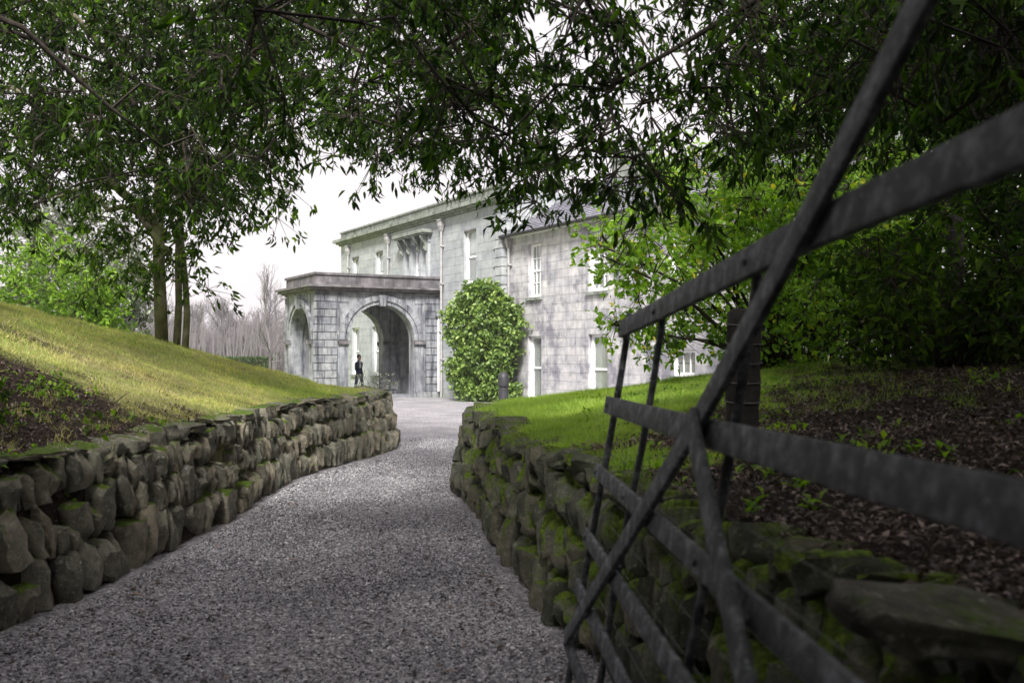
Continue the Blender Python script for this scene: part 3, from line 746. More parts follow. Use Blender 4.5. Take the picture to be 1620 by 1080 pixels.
def archivolt(c0, c1, axis, p, out_s, impost=True):
    cc, rr = (c0 + c1) / 2, (c1 - c0) / 2
    def conv(V): V = np.array(V, float); return V if axis == 'a' else V[:, [1, 0, 2]]
    th = np.linspace(0, math.pi, 18)                 # voussoirs in two steps
    for j, (a_, b_) in enumerate(zip(th[:-1], th[1:])):
        mb = MB()
        for (r0, r1, d0) in ((rr + .005, rr + .165, .05), (rr + .17, rr + .40, .11)):
            e = .004
            V = [(cc + r * math.cos(t_), p + out_s * y, ZS + r * math.sin(t_)) for y in (-.02, d0) for (r, t_) in ((r0, a_ + e), (r1, a_ + e), (r1, b_ - e), (r0, b_ - e))]
            mb.add(conv(V), np.array([[0, 1, 2, 3], [7, 6, 5, 4], [0, 4, 5, 1], [1, 5, 6, 2], [2, 6, 7, 3], [3, 7, 4, 0]]))
        mb.build('voussoir', M['porch'], porch)
    mb = MB(); V = [(cc + s_ * w_, p + out_s * y, z) for z, w_ in ((ZS + rr - .06, .12), (ZT - .03, .19)) for s_, y in ((-1, -.02), (1, -.02), (1, .17), (-1, .17))]
    mb.add(conv(V), np.array([[0, 1, 2, 3], [7, 6, 5, 4], [0, 4, 5, 1], [1, 5, 6, 2], [2, 6, 7, 3], [3, 7, 4, 0]])); mb.build('keystone', M['porch'], porch)
def add_box(name, axis, s0, s1, p0, p1, z0, z1, mat='porch'):
    lo, hi = min(p0, p1), max(p0, p1); mb = MB()
    mb.box(s0, s1, lo, hi, z0, z1) if axis == 'a' else mb.box(lo, hi, s0, s1, z0, z1)
    return mb.build(name, M[mat], porch)
SA0, SA1 = 1.30, 4.05                                # side arches, measured along b from the house
FA0, FA1 = .62, 3.35                                 # front arch along a
arch_wall(PD, PD - 4.32, PD - 1.38, 0, 'b', 0, T)
arch_wall(PD, PD - 4.32, PD - 1.38, 0, 'b', PW - T, PW)
SA0, SA1 = PD - 4.32, PD - 1.38
arch_wall(PW - .002, FA0, FA1, 0, 'a', PD - T, PD - .004, 'front_arch_wall')
archivolt(SA0, SA1, 'b', 0, -1); archivolt(SA0, SA1, 'b', PW, 1); archivolt(FA0, FA1, 'a', PD, 1)
archivolt(SA0, SA1, 'b', PW - T, -1)
for (axis, p, o_, s0, s1) in (('b', 0, -1, SA0 - .46, SA0 + .04), ('b', 0, -1, SA1 - .04, SA1 + .44), ('b', PW, 1, SA0 - .46, SA0 + .04), ('b', PW, 1, SA1 - .04, SA1 + .44),
                          ('b', PW - T, -1, SA0 - .66, SA0 + .04), ('b', PW - T, -1, SA1 - .04, SA1 + .44), ('a', PD, 1, FA0 - .42, FA0 + .04), ('a', PD, 1, FA1 - .04, FA1 + .42)):
    add_box('impost', axis, s0, s1, p + o_ * .001, p + o_ * .17, ZS - .17, ZS - .02, 'parapet')
    add_box('impost', axis, s0 + .02, s1 - .02, p + o_ * .001, p + o_ * .09, ZS - .24, ZS - .172)
    add_box('pier_panel', axis, s0 + .05, s1 - .06, p + o_ * .001, p + o_ * .06, .25, ZS - .242)
# rusticated blocks on the corner piers
def rust(axis, p, out_s, s0, s1, z0, z1, wd):
    R = courses(s0, s1, z0, z1, .31, wd, [], 0)
    lay_blocks(porch, R, axis, p, out_s * .055, .032, M['porch'], 'rusticated_block', limit=120, jut=.002)
rust('b', 0, -1, SA1 + .47, PD + .055, .25, ZT - .05, .55); rust('b', 0, -1, .02, SA0 - .49, .25, ZT - .05, .8)
rust('a', PD, 1, .0, FA0 - .44, .25, ZT - .05, .5); rust('a', PD, 1, FA1 + .44, PW + .05, .25, ZT - .05, .5)
rust('b', PW, 1, SA1 + .47, PD, .25, ZT - .05, .55)
# spandrel courses beside the archivolts
for (a_, b_, zz) in ((SA1 + .0, SA1 + .45, 3.2), (SA0 - .47, SA0 - .02, 3.2)): add_box('spandrel_block', 'b', a_ + .01, b_ - .01, -.001, -.03, h(3.72), ZT - .06)
# plinth
mb = MB(); mb.box(-.12, .0, -.0, SA0 - .06, 0, .245); mb.box(-.12, .0, SA1 + .06, PD + .12, 0, .245); mb.box(.0, FA0 - .05, PD, PD + .12, 0, .245); mb.box(FA1 + .05, PW + .1, PD, PD + .12, 0, .245); mb.build('plinth', M['porch'], porch)
# entablature, cornice, parapet
for (e, z0, z1, mt) in ((.05, 4.08, 4.14, 'porch'), (.16, 4.142, 4.2, 'parapet'), (.30, 4.202, 4.30, 'parapet'), (.40, 4.302, 4.39, 'parapet')):
    mb = MB(); mb.box(-e, PW + e, .003, PD + e, h(z0), h(z1)); mb.build('cornice', M[mt], porch)
for axis, p, s0, s1 in (('b', 0, .0, PD), ('a', PD, 0.33, PW), ):
    pass
R = courses(.0, PD + .02, h(4.392), h(4.80), .41, 1.25, [])
lay_blocks(porch, R, 'b', .33, -.33, .012, M['parapet'], 'parapet_block')
R = courses(.34, PW, h(4.392), h(4.80), .41, 1.25, [])
lay_blocks(porch, R, 'a', PD - .33, .33, .012, M['parapet'], 'parapet_block')
R = courses(.02, PD - .34, h(4.392), h(4.80), .41, 1.25, [])
lay_blocks(porch, R, 'b', PW - .33, .33, .012, M['parapet'], 'parapet_block')
mb = MB(); mb.box(-.06, .38, .004, PD + .06, h(4.803), h(4.90)); mb.box(.382, PW + .06, PD - .38, PD + .06, h(4.803), h(4.90)); mb.box(PW - .38, PW + .06, .004, PD - .382, h(4.803), h(4.90)); mb.build('coping', M['parapet'], porch)
MB().box(.4, PW - .4, .01, PD - .4, h(4.392), h(4.46)).build('flat_roof', M['slate'], porch)
MB().box(.1, PW - .1, .02, PD - .1, h(4.0), h(4.078)).build('ceiling', M['ashlar'], porch)
o = MB().box(-.1, PW + .1, .02, PD + .1, .0, .035).build('floor_slab', M['porch'], porch)
p_ = MB(); p_.tube([(-.16, .12, .25), (-.16, .12, h(3.2))], .045, 10); o = p_.build('downpipe', M['white'], porch, smooth=True, sharp=40)
MB().box(-.3, -.06, .02, .24, h(3.2), h(3.42)).build('hopper', M['porch'], o)

# ------------------------------------------------------------------ the lower wing
wo = J + .25 * UX
wing = empty('house_wing', (wo[0], wo[1], GZ), RZ, label='lower slate-roofed wing with patchy whitened stone, behind the green branches', cat='house')
WN, WF = -21.0, -5.56
wu = [(-8.02, -7.08), (-12.15, -11.05), (-16.3, -15.3)]
wl = [(-8.02, -7.08), (-12.15, -11.05)]
wh = [(a0, a1, h(3.67), h(5.62)) for a0, a1 in wu] + [(a0, a1, h(-.05), h(2.25)) for a0, a1 in wl] + [(-16.5, -15.4, h(.95), h(1.72))]
backing(wing, wh, WN, WF, 0, h(6.1), -.6, -.02, M['wing'])
R = courses(WN, WF, 0, h(6.1), .30, .55, wh, .35)
lay_blocks(wing, R, 'a', -.02, .02, .009, M['wing'], 'stone_block', limit=285, rank=lambda r: -(r[1] - r[0]) * (r[3] - r[2]) * (1 if r[0] > -14 else .4))
for (a0, a1) in wu: sash(wing, a0, a1, h(3.67), h(5.62), 0, bars=(3, 4), inner='curtain')
for (a0, a1) in wl: sash(wing, a0, a1, h(-.05), h(2.25), 0, bars=(1, 1), inner='curtain')
sash(wing, -16.5, -15.4, h(.95), h(1.72), 0, bars=(3, 2), inner=None, meet=False)
core = MB(); core.box(WN, WN + .4, -7, -.61, 0, h(6.1)); core.box(WN + .4, WF, -7, -6.6, 0, h(6.1)); core.build('side_wall', M['wing'], wing)
mb = MB(); V = [(a, y, z) for a in (WN, WN + .35) for (y, z) in ((-.02, h(6.1)), (-3.5, h(8.15)), (-7, h(6.1)))]
mb.add(V, np.array([[0, 1, 4, 3], [1, 2, 5, 4], [2, 0, 3, 5]])); mb.add(V, np.array([[0, 2, 1], [3, 4, 5]])); mb.build('gable', M['wing'], wing)
# slates, course by course, each slate its own edges (too small to pick apart singly)
def slope(y0, z0, y1, z1, nm):
    mb = MB(); n = 20; L = math.hypot(y1 - y0, z1 - z0); uy, uz = (y1 - y0) / L, (z1 - z0) / L; ny_, nz_ = (-uz, uy) if y1 < y0 else (uz, -uy)
    if nz_ < 0: ny_, nz_ = -ny_, -nz_
    VV = []
    for k in range(n):
        t0, t1 = L * k / n - .03, L * (k + 1) / n + .03; a = WN - .15 + (.17 if k % 2 else 0)
        while a < WF - .02:
            b_ = min(a + .34, WF - .01); l0 = .045 + random.uniform(-.006, .006); l1 = .012
            q = [(x, y0 + uy * t_ + ny_ * l, z0 + uz * t_ + nz_ * l) for (t_, l) in ((t0, l0), (t1, l1)) for x in (a + .004, b_ - .004)] + [(x, y0 + uy * t0 + ny_ * (l0 - .022), z0 + uz * t0 + nz_ * (l0 - .022)) for x in (a + .004, b_ - .004)]
            mb.add(q, np.array([[0, 1, 3, 2], [4, 5, 1, 0]])); a = b_
    mb.build(nm, M['slate'], wing, kind='stuff')
    V = [(x, y, z) for x in (WN - .15, WF) for (y, z) in ((y0, z0), (y1, z1), (y1, z1 - .1), (y0, z0 - .1))]
    MB().add(V, CUBE_LIKE).build('roof_boards', M['dark'], wing)
CUBE_LIKE = np.array([[0, 1, 2, 3], [7, 6, 5, 4], [0, 4, 5, 1], [1, 5, 6, 2], [2, 6, 7, 3], [3, 7, 4, 0]])
slope(.32, h(6.08), -3.5, h(8.22), 'slates'); slope(-7.3, h(6.08), -3.51, h(8.22), 'rear_slates')
MB().tube([(WN - .15, -3.5, h(8.25)), (WF, -3.5, h(8.25))], .09, 8).build('ridge', M['slate'], wing)
MB().box(WN, WF, .0, .12, h(5.98), h(6.1)).build('eaves_board', M['white'], wing)
g_ = MB(); g_.tube([(WN - .1, .37, h(6.04)), (WF, .37, h(6.04))], .06, 8); g_.build('gutter', M['black'], wing)
for ac in (-8.9, -17.5):
    ch = MB(); ch.box(ac - .75, ac + .75, -4.0, -3.0, h(7.4), h(8.75)); c_ = ch.build('chimney', M['cornice'], wing)
    MB().box(ac - .83, ac + .83, -4.08, -2.92, h(8.75), h(8.9)).build('chimney_cap', M['cornice'], c_)
    for k in (-.4, 0, .4): MB().lathe([(.12, h(8.9)), (.14, h(9.0)), (.1, h(9.1)), (.1, h(9.22)), (.12, h(9.25))], ac + k, -3.5, 12).build('chimney_pot', M['parapet'], c_)

# ------------------------------------------------------------------ the gate
gate = empty('bar_gate', (.33, 4.42, 0), 0, label='weathered dark bar gate with long diagonal braces, leaning open at the right', cat='gate')
GO = np.array([.33, 4.42, 0])
def gp(y, z, off=0.):                                  # point in the leaning plane of the gate
    return np.array([.297 + .167 * (z - .566) + .045 * (4.46 - y) + off, y, z]) - GO
def bar(name, pts, hgt, th, off=0., seg=14, taper=1., bend=0.):
    """flat bar along pts [(y,z)], height hgt across the gate plane, thickness th through it, rounded arrises"""
    pts = np.array(pts, float); s = polylen(pts); t_ = np.linspace(0, s[-1], seg); Yp = np.interp(t_, s, pts[:, 0]); Zp = np.interp(t_, s, pts[:, 1])
    for _ in range(2): Yp[1:-1] = (Yp[:-2] + Yp[1:-1] * 2 + Yp[2:]) / 4; Zp[1:-1] = (Zp[:-2] + Zp[1:-1] * 2 + Zp[2:]) / 4
    C = np.array([gp(a, b_, off) for a, b_ in zip(Yp, Zp)]); nrm = np.array([1, .045, -.167]); nrm /= np.linalg.norm(nrm); V = []; mb = MB()
    prof = []
    for cx, cy in ((1, 1), (-1, 1), (-1, -1), (1, -1)):
        for a in (0, 45, 90):
            b0 = {(1, 1): 0, (-1, 1): 90, (-1, -1): 180, (1, -1): 270}[(cx, cy)] + a; r = min(th, hgt) * .22
            prof.append((cx * (hgt / 2 - r) + r * math.cos(math.radians(b0)), cy * (th / 2 - r) + r * math.sin(math.radians(b0))))
    n = len(prof)
    for i in range(seg):
        tg = C[min(i + 1, seg - 1)] - C[max(i - 1, 0)]; tg /= np.linalg.norm(tg); side = np.cross(nrm, tg); side /= np.linalg.norm(side)
        k = 1 + (taper - 1) * i / (seg - 1) + random.gauss(0, .012)
        for (p, q_) in prof: V.append(C[i] + side * p * k + nrm * q_)
    F = [[i * n + j, i * n + (j + 1) % n, (i + 1) * n + (j + 1) % n, (i + 1) * n + j] for i in range(seg - 1) for j in range(n)]
    mb.add(V, np.array(F))
    for e in (0, seg - 1):
        T3 = [[e * n, e * n + j, e * n + j + 1] for j in range(1, n - 1)]; mb.T.append(np.array(T3) + 0)
    return mb.build(name, M['gate'], gate, smooth=True, sharp=60)
bar('top_rail', [(4.44, 1.712), (3.6, 1.76), (2.65, 1.822), (2.07, 1.856), (1.28, 1.88), (.45, 1.90)], .078, .022, 0, 22, 1.12)
bar('rail', [(4.50, 1.372), (2.7, 1.39), (1.15, 1.417), (.45, 1.43)], .078, .022, 0, 18)
for z in (1.078, .786, .556, .30): bar('rail', [(4.50, z), (.45, z + .0)], .066, .02, 0, 12)
bar('diagonal_brace', [(4.40, .35), (2.70, 1.39), (2.04, 1.86), (1.66, 2.15), (1.1, 2.58)], .078, .02, -.024, 22, 1.12)
bar('counter_brace', [(2.66, 1.43), (1.97, 1.04), (.7, .36)], .07, .018, -.045, 10)
for y, z0, z1 in ((4.42, .12, 1.78), (3.65, .30, 1.74), (2.5, .12, 1.82)):
    mb = MB(); P = [gp(y + .04 * math.sin(k), z0 + (z1 - z0) * k / 6, .022) for k in range(7)]; mb.tube(P, .013 if y < 4 else .015, 8); mb.build('upright', M['gate'], gate, smooth=True, sharp=50)
bar('heel_stile', [(.62, .05), (.62, 2.95)], .09, .05, .06, 8)
for (y, z) in ((4.42, 1.712), (3.65, 1.755), (2.5, 1.83), (2.04, 1.86), (2.70, 1.40), (3.1, 1.15), (3.62, .83), (4.05, .57), (4.38, .36), (4.42, 1.372), (4.42, 1.078), (4.42, .786), (2.5, 1.078), (3.65, 1.078), (2.02, 1.06)):
    c = gp(y, z, -.014); mb = MB(); mb.tube([c + np.array([-.007, 0, .001]), c + np.array([-.003, 0, .0005]), c + np.array([.03, 0, -.005])], [.004, .010, .010], 8); mb.build('bolt', M['gate'], gate, smooth=True, sharp=40)
# wire netting tied behind the lower bars
mb = []; P0 = []; P1 = []
for k in range(26):
    y = 4.2 - k * .1
    P0.append(gp(y, .15, .05)); P1.append(gp(y - .02, 1.2, .05))
for k in range(11):
    z = .18 + k * .1; P0.append(gp(4.2, z, .05)); P1.append(gp(1.6, z + .02, .05))
V, F = segs(np.array(P0), np.array(P1), .0011, .0011); link('wire_netting', mesh_np('wire_netting', V, F, M['wire']), gate)

# fence posts
def gz(x, y): return float(ground([x], [y])[0][0])
def post(x, y, hgt, r, lab, lean=0.):
    z = gz(x, y) - .05; o = empty('fence_post', (x, y, z), 0, label=lab, cat='post', group='fence posts on the right bank')
    mb = MB(); n = 10; mb.tube([(lean * k / n, 0, hgt * k / n) for k in range(n + 1)] + [(lean, 0, hgt + .02)], [r * (1 + .05 * math.sin(k * 1.7)) for k in range(n + 1)] + [r * .7], 14)
    mb.build('stake', M['post'], o, smooth=True, sharp=50)
    for k in range(5):
        zz = hgt * (.35 + .14 * k); a = np.linspace(0, 2 * math.pi, 15)
        mb = MB(); mb.tube([(lean * zz / hgt + (r * 1.08) * math.cos(t_), (r * 1.08) * math.sin(t_), zz + .01 * math.sin(t_)) for t_ in a], .005, 4, cap=False); mb.build('wire_wrap', M['wire'], o)
    return o
post(1.44, 6.25, .86, .105, 'thick dark round fence post wrapped with wire, just behind the gate', .02)
post(4.45, 10.0, 1.55, .085, 'dark upright post among the shrubs at the far right', .0)

# big pale slab lying at the near right, and moss cushion on the wall end
for nm, lab, loc, scl, rot, mt in (('boulder', 'long flat pale stone slab lying in shade at the lower right corner', (.95, 2.22, 1.0), (.50, .34, .13), (.1, .16, -.1), 'stone_l'),):
    V, F = PROTO[3]; me = mesh_np(nm, V, F, M[mt], np.full(len(V), .6), True); me.set_sharp_from_angle(angle=math.radians(38))
    o = link(nm, me, label=lab, cat='stone'); o.location = loc; o.scale = scl; o.rotation_euler = rot

# bollard light on the lawn edge
bx_, by_ = -.215, 25.0; bol = empty('bollard', (bx_, by_, float(base_z(0, by_))), label='short dark round-topped bollard standing before the tall leafy shrub', cat='bollard')
MB().lathe([(.0, 0), (.135, 0), (.135, .05), (.12, .07), (.12, .8)], n=24).build('base', M['black'], bol, smooth=True, sharp=40)
MB().lathe([(.105, .8), (.105, .83)], n=24).build('collar', M['black'], bol, smooth=True, sharp=40)
MB().lathe([(.135, .83), (.138, .86), (.138, 1.03), (.125, 1.10), (.09, 1.155), (.045, 1.18), (0, 1.187)], n=24).build('cap', M['black'], bol, smooth=True, sharp=40)

# ------------------------------------------------------------------ people
def person(loc, rz, label, jacket, trousers, stride=.0):
    root = empty('person', loc, rz, label=label, cat='person')
    st = stride
    pts = {'pelvis': (0, 0, .95, .125, .10), 'belly': (0, .0, 1.08, .13, .10), 'chest': (0, .01, 1.32, .165, .11), 'neck0': (0, 0, 1.47, .075, .07), 'neck': (0, -.01, 1.53, .055, .055),
           'head0': (0, -.02, 1.60, .075, .085), 'head1': (0, -.02, 1.69, .08, .095), 'head2': (0, -.005, 1.765, .05, .06)}
    E = [('pelvis', 'belly'), ('belly', 'chest'), ('chest', 'neck0'), ('neck0', 'neck'), ('neck', 'head0'), ('head0', 'head1'), ('head1', 'head2')]
    for s, sg in (('L', 1), ('R', -1)):
        f = sg * st
        pts['hip' + s] = (sg * .09, 0, .88, .10, .10); pts['knee' + s] = (sg * .10, -f * .5 - .02, .50, .065, .07); pts['cal' + s] = (sg * .10, -f * .6 + .02, .34, .062, .065)
        pts['ank' + s] = (sg * .10, -f + .02, .09, .042, .045); pts['toe' + s] = (sg * .115, -f - .15, .04, .04, .035)
        pts['sho' + s] = (sg * .18, .01, 1.42, .065, .065); pts['elb' + s] = (sg * .24, .04 + f * .4, 1.14, .048, .048); pts['wri' + s] = (sg * .25, -.07 + f * .5, .92, .034, .034)
        E += [('pelvis', 'hip' + s), ('hip' + s, 'knee' + s), ('knee' + s, 'cal' + s), ('cal' + s, 'ank' + s), ('ank' + s, 'toe' + s), ('chest', 'sho' + s), ('sho' + s, 'elb' + s), ('elb' + s, 'wri' + s)]
    names = list(pts); me = bpy.data.meshes.new('body'); me.from_pydata([pts[n][:3] for n in names], [(names.index(a), names.index(b_)) for a, b_ in E], [])
    o = bpy.data.objects.new('body', me); COL.objects.link(o)
    md = o.modifiers.new('skin', 'SKIN')
    for i, n in enumerate(names): me.skin_vertices[0].data[i].radius = pts[n][3:5]; me.skin_vertices[0].data[i].use_root = (n == 'pelvis')
    o.modifiers.new('sub', 'SUBSURF').levels = 2; o.modifiers['sub'].render_levels = 2
    dg = bpy.context.evaluated_depsgraph_get(); dg.update(); m2 = bpy.data.meshes.new_from_object(o.evaluated_get(dg)); m2.name = 'body'
    bpy.data.objects.remove(o)
    m2.materials.clear()
    for mt in (M['skin'], jacket, trousers, M['shoe'], M['shirt']): m2.materials.append(mt)
    for p in m2.polygons:
        c = p.center; p.use_smooth = True
        p.material_index = 3 if c.z < .09 else 2 if c.z < .93 and abs(c.x) < .2 else 0 if c.z > 1.52 else 4 if (c.z > 1.22 and abs(c.x) < .05 and c.y < -.06) else 1
    b_ = link('body', m2, root)
    hr = MB(); hr.lathe([(.0, 1.80), (.06, 1.79), (.088, 1.75), (.094, 1.70), (.088, 1.65), (.06, 1.62)], 0, .012, 14); hr.build('hair', M['hair'], b_, smooth=True)
    fc = MB(); fc.tube([(0, -.105, 1.70), (0, -.125, 1.665), (0, -.11, 1.655)], [.008, .014, .008], 6)
    for sx in (-1, 1): fc.tube([(sx * .085, -.01, 1.70), (sx * .092, -.005, 1.67)], [.014, .009], 6)
    fc.build('face_features', M['skin'], b_, smooth=True)
    for sg, s in ((1, 'L'), (-1, 'R')):
        wr = np.array(pts['wri' + s][:3]); hd = MB(); dn = np.array([0, -.03, -1.]); dn /= np.linalg.norm(dn)
        hd.tube([wr, wr + dn * .05, wr + dn * .1], [.028, .036, .03], 8)
        for k in range(4):
            a = wr + dn * .09 + np.array([0, (k - 1.5) * .016, 0]); L = (.06, .075, .07, .055)[k]; hd.tube([a, a + dn * L * .6, a + dn * L + np.array([-sg * .012, 0, 0])], [.009, .008, .006], 5)
        hd.tube([wr + dn * .04, wr + dn * .08 + np.array([0, -.035, 0]), wr + dn * .11 + np.array([0, -.04, 0])], [.011, .009, .007], 5)
        hd.build('hand', M['skin'], b_, smooth=True)
    return root
def hl(a, b_): return (J + a * VX - b_ * UX)
pp = hl(3.25, 3.62); pp = np.array([(568 - 810) / 1575 * 44.6, 44.6])
person((pp[0], pp[1], GZ + .035), .9, 'dark-haired person in navy jacket and blue trousers walking under the porch arch', M['navy'], M['jeans'], .2)
person((-16.3, 55.0, float(base_z(0, 55)) + .06), 2.6, 'distant dark-haired person in a white top, seen over the grassy bank', M['shirt'], M['navy'], .1)

# ------------------------------------------------------------------ plants
def stems_mesh(root, base, tips, r0, mat, name='stems', nseg=4, wob=.08, n=5):
    mb = MB()
    for tp in tips:
        P = limb_path(base + rng.normal(size=3) * [.08, .08, 0], tp, .12, nseg + 1, wob * np.linalg.norm(np.array(tp) - base) * .3)
        mb.tube(P - np.array(root.location), np.linspace(r0, r0 * .3, len(P)), n)
    return mb.build(name, mat, root, smooth=True, kind=None)

def in_ellipsoid(n, c, r, shell=.5):
    d = rand_dir(n); q = (shell + (1 - shell) * rng.random(n) ** .7)[:, None]; return np.array(c) + d * q * np.array(r)

def bush(label, x, y, c, r, ncl, crad, shoots, nleaf, L, ratio, mat, bark='bark', name='shrub', cat='shrub', down=.1, shell=.45, nst=8, r0=.03, single=0, z=None, group=None, roll=.5, dens=1.9, tw=.0035):
    z = gz(x, y) if z is None else z
    root = empty(name, (x, y, z), label=label, cat=cat, group=group)
    C = in_ellipsoid(ncl, c, r, shell); C = C[C[:, 2] > z + .1]
    tips = C[rng.choice(len(C), min(nst, len(C)), replace=False)]
    stems_mesh(root, np.array([x, y, z]), tips, r0, M[bark])
    st = np.vstack([limb_path(np.array([x, y, z]), tp, .1, 6, .02) for tp in tips])
    leafy(root, C, crad, int(shoots * dens), nleaf, L, ratio, M[mat], M[bark], st, down, single, tw, roll=roll)
    return root

# tall climbing shrub against the house: a lumpy column of light leaves
cx, cy = (763 - 810) / 1575 * 38.0, 38.0
root = empty('wall_shrub', (cx, cy, GZ), label='tall bright green leafy shrub growing against the house beside the porch', cat='shrub')
ncl = 250; u = rng.random(ncl); zz = GZ + .25 + 4.15 * u; hw = 1.22 * np.sqrt(np.clip(1 - np.clip((u - .55) / .47, 0, 1) ** 2.4, .03, 1)) * (1 + .10 * np.sin(u * 9 + 1)) * (.86 + .14 * np.sin(u * math.pi)) * (1 + .13 * rng.normal(size=ncl).clip(-1.5, 1.5))
aa = (rng.random(ncl) * 2 - 1) * hw; bb = -.1 - .55 * rng.random(ncl)
sd = VX; C = np.stack([cx + aa * -sd[0] * -1 * -1 + 0, cy + aa * 0, zz], 1)
C = np.stack([cx + aa * 1.0, cy - aa * .9 + bb - .0, zz], 1)
leafy(root, C, .36, 11, 7, .18, .62, M['leaf_shrub'], M['bark'], np.array([[cx, cy, GZ + k * .5] for k in range(9)]), .0, 60, .005, roll=.6)
stems_mesh(root, np.array([cx, cy, GZ]), C[:8], .05, M['bark'])

bush('low straggly rose bush in front of the porch arch', -5.4, 39.2, (-5.4, 39.2, .35), (.85, .5, .55), 16, .22, 5, 5, .09, .5, 'leaf_grey', dens=1, nst=9, r0=.012, z=-.22, down=-.2)
# light green branching shrub on the right bank, reaching over the lawn
bush('light green shrub with yellowing leaves arching towards the house', 3.1, 11.8, (2.85, 11.6, 2.65), (2.0, 1.4, 1.35), 105, .42, 7, 6, .098, .52, 'leaf_light', nst=22, r0=.035, single=150, shell=.25, down=.15)
bush('taller light green shrub standing behind the yellowing one', 4.2, 14.6, (3.9, 14.4, 3.6), (2.6, 1.5, 1.9), 130, .5, 7, 6, .115, .5, 'leaf_light', nst=18, r0=.045, shell=.25)
# darker understorey at the right
bush('dark laurel bush with glossy leaves behind the gate', 4.0, 9.0, (4.0, 9.2, 2.05), (1.15, 1.0, .85), 60, .38, 7, 6, .12, .42, 'leaf_mid', nst=20, r0=.03, single=90, down=.2)
bush('small green laurel bush right of the dark post', 4.6, 8.2, (4.6, 8.1, 2.0), (.9, .8, .7), 36, .34, 7, 6, .12, .42, 'leaf_mid', nst=16, r0=.02, down=.2)
bush('dense dark bush under the trees at the right edge', 6.6, 11.5, (6.6, 11.3, 2.6), (2.2, 1.8, 1.6), 120, .5, 7, 6, .14, .42, 'leaf_dark', nst=16, r0=.05, down=.3)
bush('yellow-green bush deep behind the dark posts', 8.6, 17.5, (8.4, 17.0, 3.6), (2.8, 1.4, 2.2), 110, .6, 7, 6, .16, .45, 'leaf_light', nst=14, r0=.05, down=.2)
bush('low dark bush behind the grass strip', 4.8, 13.0, (4.9, 12.9, 2.0), (1.6, .8, 1.0), 70, .4, 7, 6, .12, .42, 'leaf_dark', nst=14, r0=.03, down=.2)
# left side
bush('rounded bright evergreen bush on the crest of the left bank', -11.4, 23.5, (-11.8, 23.2, 2.6), (2.9, 2.0, 2.2), 150, .6, 8, 6, .17, .45, 'leaf_bright', nst=10, r0=.06, z=.8)
bush('grey-green holly rising behind the evergreen bush', -12.5, 29.5, (-12.9, 29.5, 3.6), (2.3, 1.6, 3.2), 150, .6, 8, 6, .17, .5, 'leaf_grey', nst=10, r0=.08, z=-.1, name='holly_tree', cat='tree')
bush('low dark ivy-like leaves sprawling over the near left bank', -3.55, 6.5, (-3.75, 6.7, 1.12), (1.0, .9, .22), 42, .2, 4, 5, .075, .5, 'leaf_mid', nst=5, r0=.006, down=.1, dens=1, tw=.001)
# clipped hedge
root = empty('hedge', (-16.4, 62, -.3), label='low clipped dark green hedge below the bare trees', cat='hedge')
P = np.stack([rng.uniform(-18.6, -15.0, 5200), rng.uniform(61.3, 62.5, 5200), rng.uniform(-.25, 1.3, 5200)], 1)
fx = rng.random(5200); P[:, 2] = np.where(fx < .4, 1.32 + .03 * rng.normal(size=5200), P[:, 2]); P[:, 1] = np.where(fx > .7, 61.3, P[:, 1])
V, F, k = leaf_arrays(P, rand_dir(5200, -.3), .14, .09); link('foliage', mesh_np('foliage', V - np.array([-16.4, 62, -.3]), F, M['leaf_hedge'], np.repeat(rng.random(5200), k)), root, kind='stuff')
MB().box(-2.15, 1.35, -.6, .4, .02, 1.42).build('branch_mass', M['bark'], root)

# ---- trees with leaves
def canopy_tree(label, base, limbs_spec, clumps, trunk, mat, single, L=.125, crad=.42, shoots=7, nleaf=7, bark='bark', ratio=.27, group=None, down=.75, name='evergreen_tree', tw=.0045, thick=.075, fine=None):
    root = empty(name, base, label=label, cat='tree', group=group); rl = np.array(base, float); mb = MB()
    for (P, r0, r1) in trunk: mb.tube(np.array(P) - rl, np.linspace(r0, r1, len(P)), 12)
    mb.build('trunk', M[bark], root, smooth=True)
    pts = []
    for (p0, p1, sag) in limbs_spec:
        P = limb_path(p0, p1, sag, 14, .10); o = MB().tube(P - rl, np.linspace(thick, .012, 14), 8).build('limb', M[bark], root, smooth=True); pts.append(P[2:])
    pts = np.vstack(pts)
    leafy(root, clumps, crad, shoots, nleaf, L, ratio, M[mat], M[bark], pts, down, single, tw, fine=fine)
    return root

def canopy_clumps(n, xr, yr, low, up, rs):
    """clump centres in a crown whose underside (low) arches over the path, thinning with noise gaps"""
    x = rng.uniform(*xr, n * 3); y = rng.uniform(*yr, n * 3); zl = low(x, y); z = zl + up * rng.random(n * 3) ** rs
    k = fbm(x * .55 + 9, y * .55 + z * .6, 77) > .36; P = np.stack([x, y, z], 1)[k]; return P[:n]

# underside of the crowns: height over the ground as seen along the lane
UL = np.array([(-.62, .13), (-.50, .125), (-.45, .115), (-.40, .15), (-.36, .12), (-.28, .135), (-.235, .15), (-.20, .20), (-.165, .195), (-.13, .17), (-.09, .175), (-.04, .165), (.0, .145), (.035, .12), (.07, .155), (.10, .145), (.15, .155), (.19, .165), (.22, .145), (.28, .18), (.34, .19), (.5, .17), (.7, .2)])
def low_near(x, y): return 1.6 + y * (np.interp(x / y, UL[:, 0], UL[:, 1]) + .018) + .15 * (fbm(x, y, 55) - .5)

